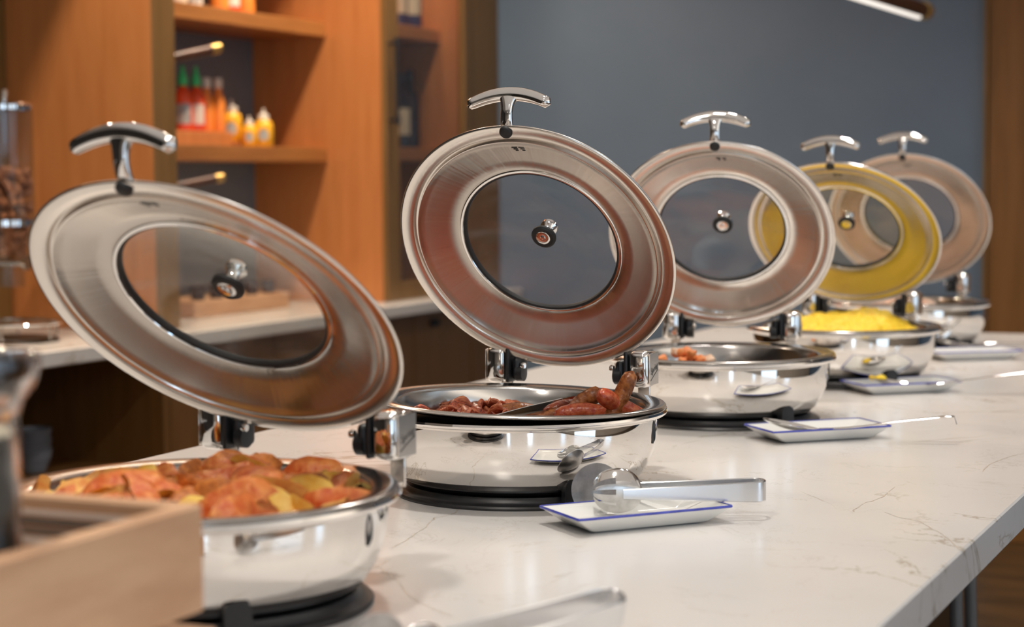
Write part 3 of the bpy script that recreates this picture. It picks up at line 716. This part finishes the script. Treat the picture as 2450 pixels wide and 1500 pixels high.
# scrambled egg
def egg(x, y):
    r = math.hypot(x, y)/.172
    h = .040*(1-r**3)*(1+.25*nz(x, y, 9, 2)) + .012*abs(nz(x, y, 38, 1)) + .007*abs(nz(x, y, 85, 7)) + .018*math.exp(-((x-.045)**2+(y-.03)**2)/.0035) - .012*math.exp(-((x+.02)**2+(y-.10)**2)/.002)
    return h
heap('scrambled_eggs', POSE[3][0], POSE[3][1], Z0+.098, .172, egg, M['egg'], 'heap of bright yellow scrambled eggs in the fourth chafing dish', 'eggs', n=150, rings=70)
# pale food in the last dish
def lump(seed):
    bm = bmesh.new(); bmesh.ops.create_icosphere(bm, subdivisions=3, radius=.030); bmesh.ops.scale(bm, vec=(1.25, .95, .62), verts=bm.verts); jitter(bm, .007, 28, seed); return bm_mesh(bm, 'lump')
LM = []
for k in range(3):
    me = lump(k); me.materials.append(M['pinkfood'] if k else M['sweet_pale']); me.shade_smooth(); LM.append(me)
x5, y5 = POSE[4][:2]
for k in range(16):
    an = k*2.4; r = .036*math.sqrt(k)*.98; put(LM[k % 3], 'food_piece', (x5-.02+r*math.cos(an), y5+r*math.sin(an), Z0+.085+.022*(k < 7)), (rf.uniform(-.3, .3), rf.uniform(-.3, .3), rf.uniform(0, 3)), 'pale pink rounded piece of food in the farthest dish', 'food', 'pale food pieces in the farthest dish')

# ================================================================ PLATES AND SERVING UTENSILS
def plate(c, ang, label, L=.222, W=.113, H=.023):
    t = empty('serving_plate', (c[0], c[1], Z0), ang, label, 'plate', 'rectangular spoon rests with blue rims')
    bm = bmesh.new()
    def rect(lx, ly, z, r, up=0.):
        vs = []
        for qx, qy, a0 in ((1, 1, 0), (-1, 1, 90), (-1, -1, 180), (1, -1, 270)):
            for k in range(4):
                a = math.radians(a0+30*k); vs.append(bm.verts.new((qx*(lx/2-r)+r*math.cos(a), qy*(ly/2-r)+r*math.sin(a), z)))
        return vs
    levels = [(L-.070, W-.045, .0, .004), (L-.050, W-.028, .0035, .005), (L-.012, W-.008, H-.006, .004), (L, W, H-.0015, .003), (L-.001, W-.001, H, .003), (L-.005, W-.005, H-.0005, .003), (L-.018, W-.016, H-.006, .004), (L-.050, W-.036, .0085, .006), (L-.062, W-.046, .0070, .005)]
    rs = [rect(*l) for l in levels]
    for A, B in zip(rs[:-1], rs[1:]):
        for i in range(16): bm.faces.new((A[i], A[(i+1) % 16], B[(i+1) % 16], B[i]))
    bm.faces.new(list(reversed(rs[0]))); bm.faces.new(rs[-1])
    link('dish', bm_mesh(bm), M['porcelain'], t, ang=.5)
    rm = bmesh.new(); bm2 = bm
    def rect2(lx, ly, z, r):
        vs = []
        for qx, qy, a0 in ((1, 1, 0), (-1, 1, 90), (-1, -1, 180), (1, -1, 270)):
            for k in range(4):
                a = math.radians(a0+30*k); vs.append(rm.verts.new((qx*(lx/2-r)+r*math.cos(a), qy*(ly/2-r)+r*math.sin(a), z)))
        return vs
    rr = [rect2(L-.0007, W-.0007, H-.0028, .003), rect2(L+.0008, W+.0008, H-.0014, .003), rect2(L-.0006, W-.0006, H+.0006, .003), rect2(L-.0056, W-.0056, H+.0001, .003)]
    for A, B in zip(rr, rr[1:]+rr[:1]):
        for i in range(16): rm.faces.new((A[i], A[(i+1) % 16], B[(i+1) % 16], B[i]))
    tag(link('glazed_rim', bm_mesh(rm), M['bluerim'], t), 'cobalt blue glazed rim')
    return t
def mid(a, b): return ((a[0]+b[0])/2, (a[1]+b[1])/2)
pl2 = plate(mid((-.961, 2.21), (-.740, 2.298)), math.radians(49), 'rectangular blue-rimmed white plate under the tongs, beside the focused dish')
pl3 = plate(mid((-.962, 3.09), (-.735, 3.153)), math.radians(43), 'rectangular blue-rimmed white plate holding a serving spoon, beside the middle dish')
pl4 = plate(mid((-.987, 3.846), (-.767, 3.901)), math.radians(41), 'blurred rectangular plate with an egg-smeared spoon, beside the egg dish')
c5 = ray_top(2322, 858); pl5 = plate((c5.x, c5.y), math.radians(36), 'farthest blurred rectangular plate, beside the last dish')

def tongs(name_label, O_, ex, ez, L=.25, open_=.030, scalloped=True):
    """ex: unit vector from heads to bend, ez: up across the strips; the two arms lie side by side along ey"""
    t = bpy.data.objects.new('serving_tongs', None); COL.objects.link(t); ey = ez.cross(ex)
    t.matrix_world = Matrix(((ex.x, ey.x, ez.x, O_.x), (ex.y, ey.y, ez.y, O_.y), (ex.z, ey.z, ez.z, O_.z), (0, 0, 0, 1)))
    tag(t, name_label, 'tongs')
    hw = .0135
    # U-bent handle strip
    pts = []
    for k in range(9): pts.append((.035+(L-.050)*k/8, -open_*(1-.35*k/8), 0))
    for k in range(1, 8): a = -PI/2+PI*k/8; pts.append((L-.015+.014*math.cos(a), open_*.65*math.sin(a), 0))
    for k in range(9): pts.append((.035+(L-.050)*(8-k)/8, open_*(1-.35*(8-k)/8), 0))
    secs = []
    n_ = len(pts)
    for k in range(n_): e = min(k, n_-1-k)/8; secs.append((.0065+(hw-.0065)*min(1, e), .0011))
    b = sweep(pts, secs, 8, (0, 0, 1), None, .7)
    link('handle_strip', bm_mesh(b), M['satin'], t, ang=.6)
    # rear head: large round spoon
    prof = [(.034*r, -.011*(1-r*r)) for r in (0, .3, .6, .85, 1)]
    sp_ = lathe(prof + [(r, z-.0012) for r, z in reversed(prof)], 40, M4=Matrix.Translation((.004, open_+.006, -.003)) @ Matrix.Rotation(-PI/2, 4, 'X') @ Matrix.Diagonal((1.0, 1.05, -1, 1)))
    o1 = link('spoon_head', bm_mesh(sp_), M['mottled'], t); tag(o1, 'smeared round spoon head')
    # front head: spoon with slots and a curled scoop top
    f = bmesh.new(); nu, nv = 28, 16; G = {}
    for i in range(nu+1):
        for j in range(nv+1):
            u = -1+2*i/nu; v = -1+2*j/nv
            wv = .026*math.sqrt(max(0, 1-(.96*u)**2)) + .002
            G[i, j] = (.028+.031*u, v*wv + .003, -(.0030)*(1-u*u*.8)*(1-v*v) - open_+.004 + (.030*max(0, v-.30)**1.4))
    V = {}
    def vert(i, j, th):
        k = (i, j, th)
        if k not in V: x_, z_, y_ = G[i, j]; V[k] = f.verts.new((x_, y_+th, z_))
        return V[k]
    def solid(i, j):
        u = -1+2*(i+.5)/nu; v = -1+2*(j+.5)/nv
        return not (u < -.05 and any(abs(v-s) < .10 for s in (-.55, 0.0, .5)) )
    for i in range(nu):
        for j in range(nv):
            if not solid(i, j): continue
            for th, fl in ((0, 0), (.0012, 1)):
                q = [vert(i, j, th), vert(i+1, j, th), vert(i+1, j+1, th), vert(i, j+1, th)]
                f.faces.new(q if fl else list(reversed(q)))
            for di, dj, e in ((-1, 0, ((i, j), (i, j+1))), (1, 0, ((i+1, j+1), (i+1, j))), (0, -1, ((i+1, j), (i, j))), (0, 1, ((i, j+1), (i+1, j+1)))):
                a, b_2 = i+di, j+dj
                if a < 0 or b_2 < 0 or a >= nu or b_2 >= nv or not solid(a, b_2):
                    f.faces.new((vert(*e[0], 0), vert(*e[1], 0), vert(*e[1], .0012), vert(*e[0], .0012)))
    for fc in f.faces:
        if fc.calc_center_median().z > .0165: fc.material_index = 1
    o2 = link('fork_head', bm_mesh(f), [M['mottled'], M['chrome']], t, ang=1.); tag(o2, 'polished fork-shaped head with slots')
    return t
exT = (at(1820, 1178, 2.44)-at(1430, 1182, 2.44)); ez_ = Vector((0, 0, 1)); exT = exT.normalized(); ez_ = (ez_-exT*ez_.dot(exT)).normalized()
tongs('steel serving tongs lying on the blue-rimmed plate beside the focused dish', at(1424, 1176, 2.46), exT, ez_, .222, .026)
# blurred tongs at the bottom edge
tA, tB = at(925, 1590, 1.577), at(1484, 1447, 1.737)
exB = (tB-tA).normalized(); ezB = Vector((0, 0, 1))*.85-Vector((FW.x, FW.y, 0))*.30; ezB = (ezB-exB*ezB.dot(exB)).normalized()
tb = tongs('blurred steel serving tongs at the bottom edge, in front of the nearest dish', tA, exB, ezB, (tB-tA).length, .022)

def spoon(label, tip, neck, bend, end, hook, w=.020, egg_=False):
    t = bpy.data.objects.new('serving_spoon', None); COL.objects.link(t); t.location = tip; tag(t, label, 'spoon')
    tip, neck, bend, end = [Vector(v)-t.location for v in (tip, neck, bend, end)]
    ax = (neck-tip); L = ax.length; ax.normalize(); sd = ax.cross(Vector((0, 0, 1))).normalized(); up = sd.cross(ax)
    bm = bmesh.new(); n, m = 18, 10; T = []; B = []
    for i in range(n+1):
        u = i/n; wv = w*math.sin(PI*min(1, u*.93+.035))**.6*(1-.25*u) if u < 1 else .004
        rT, rB = [], []
        for j in range(m+1):
            v = -1+2*j/m; p = tip+ax*L*u+sd*wv*v-up*(.010*(1-v*v)*math.sin(PI*u)**.7)
            rT.append(bm.verts.new(p)); rB.append(bm.verts.new(p-up*.0012))
        T.append(rT); B.append(rB)
    for i in range(n):
        for j in range(m):
            bm.faces.new((T[i][j], T[i+1][j], T[i+1][j+1], T[i][j+1])); bm.faces.new((B[i][j], B[i][j+1], B[i+1][j+1], B[i+1][j]))
        bm.faces.new((T[i][0], B[i][0], B[i+1][0], T[i+1][0])); bm.faces.new((T[i][m], T[i+1][m], B[i+1][m], B[i][m]))
    for A_, s_ in ((0, 1), (n, -1)):
        for j in range(m): bm.faces.new((T[A_][j], T[A_][j+1], B[A_][j+1], B[A_][j]))
    link('bowl', bm_mesh(bm), M['chrome'], t)
    h = smoothpath([tuple(neck-ax*.004)+(.006, .0012), tuple(bend)+(.0038, .0016), tuple(bend.lerp(end, .5))+(.0042, .0015), tuple(end)+(.0075, .0013)], 6)
    if hook: 
        e2 = end + (end-bend).normalized()*.014-Vector((0, 0, .002)); e3 = e2+Vector((0, 0, -.013))+(end-bend).normalized()*.004
        h += [tuple(e2)+(.0075, .0013), tuple(e3)+(.006, .0013)]
    link('handle', bm_mesh(sweep([q[:3] for q in h], [(q[3], q[4]) for q in h], 10, sd)), M['chrome'], t)
    if egg_:
        e = bmesh.new(); bmesh.ops.create_icosphere(e, subdivisions=3, radius=.012); bmesh.ops.scale(e, vec=(1.5, .9, .45), verts=e.verts); jitter(e, .005, 70, 2)
        bmesh.ops.translate(e, vec=tip+ax*.018+up*.001, verts=e.verts)
        tag(link('egg_residue', bm_mesh(e), M['egg'], t), 'yellow egg left on the spoon')
    return t
d3 = 3.18
spoon('steel serving spoon with hooked handle on the plate beside the middle dish', at(1826, 1000, 3.19), at(1965, 1027, 3.17), at(2030, 1023, 3.16), at(2262, 996, 3.14), True, .021)
spoon('egg-smeared serving spoon with a long handle, on the plate beside the egg dish', at(2080, 902, 3.90), at(2200, 921, 3.88), at(2245, 918, 3.86), at(2475, 888, 3.84), True, .021, True)
spoon('farthest blurred serving spoon, lying at the end of the counter', at(2232, 812, 4.75), at(2330, 826, 4.73), at(2362, 822, 4.72), at(2560, 818, 4.68), False, .026)

# ================================================================ FOREGROUND CRATE AND CARAFE
cr = empty('wooden_crate', (-1.0, 1.08, Z0), 0, 'pale wooden crate stand in the blurred lower left foreground', 'crate')
def cp(name, x0, x1, y0, y1, z0, z1, m=M['crate'], bev=.0025): return link(name, bm_mesh(slab(x0+1.0, x1+1.0, y0-1.08, y1-1.08, z0, z1, bev)), m, cr, smooth=False)
X1, X0, Y1, Y0_ = -.849, -1.20, 1.268, .80
cp('side_board', X1-.018, X1, Y0_, Y1, .095, .183)
cp('side_board', X0, X1-.0185, Y1-.018, Y1, .095, .183)
cp('side_board', X0, X0+.018, Y0_, Y1-.0185, .095, .183)
cp('side_board', X0+.0185, X1-.0185, Y0_, Y0_+.018, .095, .183)
cp('bottom_board', X0+.019, X1-.019, Y0_+.019, Y1-.019, .096, .106)
cp('lower_board', X0+.02, X1+.004, Y0_+.02, Y1+.012, .0, .080)
for y in (.85, 1.215): cp('spacer', X0+.03, X1-.05, y, y+.03, .0805, .0945)
gr = empty('wire_rack', (-1.02, 1.035, Z0+.116), 0, 'dark wire rack inside the wooden crate', 'rack')
gb = bmesh.new()
for k in range(4):
    yy = -.19+.13*k; sweep([(-.150, yy, .049), (.145, yy, .049)], (.003, .003), 8, (0, 0, 1), gb)
for xx in (-.15, .145):
    sweep([(xx, -.205, .049), (xx, .205, .049)], (.0035, .0035), 8, (0, 0, 1), gb)
    for yy in (-.19, .19): sweep([(xx, yy, -.009), (xx, yy, .049)], (.0035, .0035), 8, (1, 0, 0), gb)
link('frame', bm_mesh(gb), M['darkmetal'], gr)
for k in range(13): link('slat', bm_mesh(box(.300, .014, .003, (-.002, -.198+.0330*k, .056), .001, 1)), M['darkmetal'] if k % 3 else M['fog'], gr, smooth=False)
cf = empty('glass_carafe', (at(-72, 1215, 1.36).x, at(-72, 1215, 1.36).y, Z0+.172), 0, 'blurred glass carafe with a metal lid at the left edge of the foreground', 'carafe')
link('glass_body', bm_mesh(lathe([(0, 0), (.033, 0), (.036, .004), (.036, .10), (.039, .112), (.048, .124), (.052, .135), (.050, .145), (.047, .145), (.049, .134), (.044, .124), (.034, .110), (.033, .006), (0, .004)], 48)), M['glass'], cf)
link('lid', bm_mesh(lathe([(0, .150), (.020, .156), (.046, .150), (.0525, .146), (.0525, .138), (.0515, .138), (.050, .1455), (0, .1455)], 48)), M['clearplastic'], cf)
link('liquid', bm_mesh(lathe([(0, .006), (.0315, .006), (.0315, .088), (0, .088)], 40)), M['cream'], cf)

# ================================================================ CEREAL DISPENSER (on the back worktop)
cx0, cy0 = -3.50, 4.275
cdp = empty('cereal_dispenser', (cx0, cy0, Z0), 0, 'clear cereal dispenser half full of brown cereal at the left edge', 'dispenser')
link('base_plate', bm_mesh(lathe([(0, 0), (.115, 0), (.115, .004), (.105, .012), (0, .014)], 48, M4=Matrix.Diagonal((1.2, 1.2, 1, 1)))), M['darkmetal'], cdp)
tr_ = bmesh.new()
sweep([(.14*math.cos(2*PI*k/40), .14*math.sin(2*PI*k/40), .052) for k in range(41)], (.005, .005), 8, (0, 0, 1), tr_)
for k in range(6): sweep([(.14*math.cos(PI*k/3), .14*math.sin(PI*k/3), .010), (.14*math.cos(PI*k/3), .14*math.sin(PI*k/3), .052)], (.004, .004), 8, (1, 0, 0), tr_)
link('tray_rail', bm_mesh(tr_), M['chrome'], cdp)
link('stand_pole', bm_mesh(sweep([(-.115, 0, .012), (-.115, 0, .70)], (.010, .010), 12, (1, 0, 0))), M['chrome'], cdp)
link('cylinder', bm_mesh(lathe([(.030, .215), (.052, .23), (.078, .335), (.078, .655), (.0745, .655), (.0745, .34), (.05, .236), (.028, .222)], 48, True)), M['clearplastic'], cdp)
link('ring', bm_mesh(lathe([(.0795, .325), (.085, .327), (.085, .343), (.0795, .345)], 48, True)), M['chrome'], cdp)
link('lid', bm_mesh(lathe([(0, .672), (.076, .670), (.082, .664), (.082, .652), (.079, .652), (.079, .658), (0, .658)], 48)), M['chrome'], cdp)
link('lid_knob', bm_mesh(lathe([(0, .71), (.010, .708), (.014, .698), (.009, .686), (.009, .673), (0, .673)], 24)), M['chrome'], cdp)
link('chute', bm_mesh(lathe([(.045, .155), (.045, .222), (.042, .222), (.042, .155)], 32, True)), M['clearplastic'], cdp)
link('paddle_wheel', bm_mesh(lathe([(0, -.05), (.012, -.05), (.012, .06), (.022, .06), (.022, .072), (0, .072)], 20, M4=Matrix.Translation((0, 0, .225)) @ Matrix.Rotation(PI/2, 4, 'Y'))), M['chrome'], cdp)
ce = bmesh.new(); rc = random.Random(2)
for k in range(420):
    r = .070*math.sqrt(rc.random()); an = rc.uniform(0, 6.28); z = .25+rc.random()*.235
    if z < .335: r *= .55+.45*(z-.25)/.085
    s = rc.uniform(.009, .014); g = bmesh.ops.create_icosphere(ce, subdivisions=1, radius=s)
    bmesh.ops.translate(ce, vec=(r*math.cos(an), r*math.sin(an), z), verts=g['verts'])
tag(link('cereal', bm_mesh(ce), M['cereal'], cdp), 'brown cereal clusters', kind='stuff')

# ================================================================ BOTTLES
def bottle(kind, loc, label, group, s=1., m1=None, cap=None, lab=None, cat='bottle', rz=0.):
    t = empty(kind, loc, rz, label, cat, group); t.scale = (s, s, s)
    P_ = {'sauce_bottle': [(0, 0), (.026, 0), (.030, .004), (.030, .100), (.026, .120), (.013, .140), (.012, .152), (0, .152)],
          'slim_bottle': [(0, 0), (.020, 0), (.023, .003), (.023, .095), (.018, .115), (.0125, .135), (.0115, .158), (0, .158)],
          'squeeze_bottle': [(0, 0), (.034, 0), (.037, .004), (.037, .074), (.034, .092), (.022, .104), (.018, .108), (0, .108)],
          'wine_bottle': [(0, 0), (.033, 0), (.037, .004), (.037, .180), (.032, .205), (.016, .225), (.0145, .285), (.0155, .286), (.0155, .296), (0, .296)],
          'jar': [(0, 0), (.030, 0), (.034, .003), (.034, .062), (.030, .072), (.027, .075), (0, .075)]}[kind]
    link('bottle_body' if kind != 'jar' else 'jar_body', bm_mesh(lathe(P_, 36)), m1, t)
    h = P_[-1][1]
    if kind == 'sauce_bottle': c = [(.0135, h-.010), (.0160, h-.008), (.0160, h+.010), (.012, h+.022), (.0065, h+.038), (.0050, h+.052), (0, h+.054)]
    elif kind == 'slim_bottle': c = [(.0130, h-.014), (.0150, h-.012), (.0150, h+.014), (.013, h+.019), (0, h+.020)]
    elif kind == 'squeeze_bottle': c = [(.0190, h-.006), (.0215, h-.004), (.0215, h+.014), (.015, h+.018), (.007, h+.022), (.004, h+.040), (0, h+.041)]
    elif kind == 'jar': c = [(.0285, h-.001), (.0315, h), (.0315, h+.014), (.029, h+.017), (0, h+.017)]
    else: c = [(.0162, h-.045), (.0166, h-.044), (.0166, h+.001), (0, h+.002)]
    if cap is not None: link('cap', bm_mesh(lathe([(0, c[0][1])]+c, 28)), cap, t)
    if lab is not None:
        R_ = {'sauce_bottle': .0303, 'slim_bottle': .0233, 'squeeze_bottle': .0374, 'wine_bottle': .0374, 'jar': .0343}[kind]; z0, z1 = {'wine_bottle': (.05, .155), 'jar': (.012, .055)}.get(kind, (.022, .068 if kind == 'squeeze_bottle' else .085))
        bm = bmesh.new(); n = 14; sp = 1.9 if kind != 'squeeze_bottle' else 1.1
        vs = []
        for i in range(n+1):
            a = -sp/2+sp*i/n; oval = .5*(z1-z0)*(math.sqrt(max(.02, 1-(2*i/n-1)**2)) if kind == 'squeeze_bottle' else 1)
            vs.append([bm.verts.new((R_*math.cos(a), R_*math.sin(a), (z0+z1)/2+q*oval)) for q in (-1, 1)])
        for i in range(n): bm.faces.new((vs[i][0], vs[i+1][0], vs[i+1][1], vs[i][1]))
        lo_ = link('label', bm_mesh(bm), lab, t)
    return t
zs = Z0+.5705
tag(link('riser_board', bm_mesh(slab(-3.80, -3.645, 5.30, 5.672, zs, zs+.050, .003)), M['wood'], smooth=False), 'low wooden riser under the tall sauce bottles on the shelf', 'riser')
tag(link('low_riser', bm_mesh(slab(-3.80, -3.63, 5.675, 5.76, zs, zs+.0175, .002)), M['wood'], smooth=False), 'thin wooden block under the middle yellow bottle on the shelf', 'riser')
zr_ = zs+.0505
FA = -1.05      # the labels face the room
bottle('sauce_bottle', (-3.70, 5.452, zr_), 'red sauce bottle with a green pointed cap, left one on the shelf', 'sauce bottles on the shelf', 1.08, M['redsauce'], M['green'], M['label'], rz=FA)
bottle('sauce_bottle', (-3.69, 5.517, zr_), 'red sauce bottle with a green pointed cap, right one on the shelf', 'sauce bottles on the shelf', 1.08, M['redsauce'], M['green'], M['white'], rz=FA)
bottle('slim_bottle', (-3.69, 5.580, zr_), 'slim orange sauce bottle with a white cap, beside the green-capped ones', 'sauce bottles on the shelf', 1.05, M['orangesauce'], M['white'], None, rz=FA)
bottle('slim_bottle', (-3.675, 5.630, zr_), 'slim orange sauce bottle with a white cap, next to the yellow bottle', 'sauce bottles on the shelf', 1.05, M['orangesauce'], M['white'], None, rz=FA)
bottle('squeeze_bottle', (-3.675, 5.713, zs+.018), 'tall yellow-orange squeeze bottle with a white cap, in the middle of the shelf', 'sauce bottles on the shelf', 1.0, M['mustard'], M['white'], M['label'], rz=FA)
bottle('squeeze_bottle', (-3.60, 5.710, zs), 'yellow squeeze bottle partly behind the front one', 'sauce bottles on the shelf', .72, M['mustard'], M['white'], M['label'], rz=FA)
bottle('squeeze_bottle', (-3.575, 5.765, zs), 'yellow squeeze bottle at the front edge of the shelf', 'sauce bottles on the shelf', .90, M['mustard'], M['white'], M['label'], rz=FA)
bottle('jar', (-3.76, 5.90, zs), 'dark round jar at the back of the sauce shelf', 'sauce bottles on the shelf', 1.2, M['bottleglass'], M['darkmetal'], None, rz=FA)
zu = Z0+1.0305
for k, (y, m1, lab) in enumerate(((5.10, M['cream'], M['white']), (5.19, M['white'], M['cream']), (5.28, M['cream'], M['white']), (5.37, M['white'], M['label']))):
    bottle('jar', (-3.60, y, zu), ['cream jar at the left end of the upper shelf', 'white jar second on the upper shelf', 'cream jar third on the upper shelf', 'white jar fourth on the upper shelf'][k], 'jars and bottles on the upper shelf', 1., m1, M['green'] if k == 3 else M['white'], lab, cat='jar', rz=FA)
for k, (y, m1) in enumerate(((5.58, M['orangesauce']), (5.66, M['redsauce']), (5.745, M['orangesauce']))):
    bottle('sauce_bottle', (-3.63, y, zu), ['orange bottle left of the blue-labelled one on the upper shelf', 'red bottle with a pale label on the upper shelf', 'orange bottle at the right end of the upper shelf'][k], 'jars and bottles on the upper shelf', 1.1, m1, M['white'], M['white'] if k == 1 else None, rz=FA)
zc1, zc2 = Z0+.5755, Z0+1.0455
for x, y, z, m1, lab, s, lb in ((-3.47, 6.60, zc2, M['navy'], M['cream'], 1.0, 'navy bottle with a cream label, left on the top shelf of the glass cabinet'),
                             (-3.47, 6.715, zc2, M['navy'], M['cream'], 1.05, 'navy bottle with a cream label, right on the top shelf of the glass cabinet'),
                             (-3.46, 6.600, zc1, M['bottleglass'], M['cream'], .98, 'dark bottle with a cream label on the lower shelf of the glass cabinet'),
                             (-3.50, 6.745, zc1, M['bottleglass'], None, 1.05, 'plain dark bottle behind the cream-labelled one in the glass cabinet')):
    bottle('wine_bottle', (x, y, z), lb, 'bottles in the glass cabinet', s, m1, M['bottleglass'], lab, rz=FA)
for k, z in enumerate((.0, .062, .124)):
    g = link('tumbler', bm_mesh(lathe([(0, .002), (.022, .002), (.026, 0), (.030, .058), (.028, .058), (.024, .006), (0, .005)], 28)), M['glass'], None, (-3.42, 6.50, Z0+.002+z*1.0))
    tag(g, ['bottom clear tumbler of the stack in the glass cabinet', 'middle clear tumbler of the stack in the glass cabinet', 'top clear tumbler of the stack in the glass cabinet'][k], 'glass', 'tumblers in the glass cabinet')
# beige tray with small pots on the back worktop, seen through the nearest lid
ty = empty('wooden_tray', (-3.62, 5.50, Z0), 0, 'pale wooden tray of small pots on the back worktop, seen through the nearest lid', 'tray')
link('tray_box', bm_mesh(slab(-.12, .12, -.30, .30, 0, .055, .004)), M['crate'], ty, smooth=False)
for k in range(5):
    pt = link('small_pot', bm_mesh(lathe([(0, 0), (.022, 0), (.026, .045), (.023, .045), (.020, .004), (0, .004)], 24)), M['bottleglass'], None, (-3.54, 5.28+.11*k, Z0+.056))
    tag(pt, 'small dark pot standing on the pale tray on the back worktop', 'pot', 'small pots on the tray')

# ---------------------------------------------------------------- rod lamps
def rod_lamp(a, b, r, label, cat='lamp', diff=True, hang=None):
    a, b = Vector(a), Vector(b); t = bpy.data.objects.new('rod_lamp', None); COL.objects.link(t); t.location = a; tag(t, label, cat)
    d = b-a; u = d.normalized()
    link('rod', bm_mesh(sweep([(0, 0, 0), d*.999], (r, r), 20, (0, 0, 1))), M['rodwood'], t)
    tag(link('end_cap', bm_mesh(sweep([d, d+u*r*1.9, d+u*r*2.3], [(r*1.1, r*1.1), (r*1.1, r*1.1), (r*.95, r*.95)], 20, (0, 0, 1))), M['brass'], t), 'brass end cap')
    if diff: tag(link('diffuser', bm_mesh(sweep([Vector((0, 0, -r*.85)), d*.97+Vector((0, 0, -r*.85))], (r*.42, r*.42), 14, (0, 0, 1))), M['lamp'], t), 'white light diffuser')
    if hang:
        for f_ in (.2, .8): link('suspension_wire', bm_mesh(sweep([d*f_, Vector(((d*f_).x, (d*f_).y, CEIL-a.z-.004))], (.0015, .0015), 6, (1, 0, 0))), M['darkmetal'], t)
    return t
e2 = at(2205, 24, 6.33); e1 = at(2050, -26, 5.66); e0 = e1+(e1-e2)*.8
rod_lamp(e0, e2, .027, 'hanging wooden rod lamp with a brass end cap at the top right', hang=True)
rod_lamp(at(395, 142, 5.80), at(505, 119, 5.92), .015, 'short dark rod lamp with brass tip above the sauce bottles', diff=False)
rod_lamp(at(395, 452, 5.80), at(515, 428, 5.92), .013, 'short dark rod lamp with brass tip below the sauce shelf', diff=False)

# ---------------------------------------------------------------- stools tucked under the counter
def stool(x, y, label, rz=0.):
    t = empty('bar_stool', (x, y, 0), rz, label, 'stool', 'bar stools at the counter')
    link('seat', bm_mesh(box(.30, .30, .030, (0, 0, .790), .012, 3)), M['stoolwood'], t)
    for sx in (-1, 1):
        for sy in (-1, 1):
            link('leg', bm_mesh(sweep([(sx*.130, sy*.130, .776), (sx*.150, sy*.150, 0)], (.012, .012), 10, (1, 0, 0), None, .4)), M['greymetal'] if sx > 0 else M['stoolwood'], t)
    fr = bmesh.new()
    for a, b in (((-1, -1), (1, -1)), ((1, -1), (1, 1)), ((1, 1), (-1, 1)), ((-1, 1), (-1, -1))): sweep([(a[0]*.145, a[1]*.145, .22), (b[0]*.145, b[1]*.145, .22)], (.008, .008), 8, (0, 0, 1), fr)
    link('footrest', bm_mesh(fr), M['darkmetal'], t)
    return t
stool(-.80, 2.80, 'wooden bar stool under the counter at the lower right, nearer one')
stool(-.80, 3.45, 'wooden bar stool under the counter at the lower right, farther one', .1)
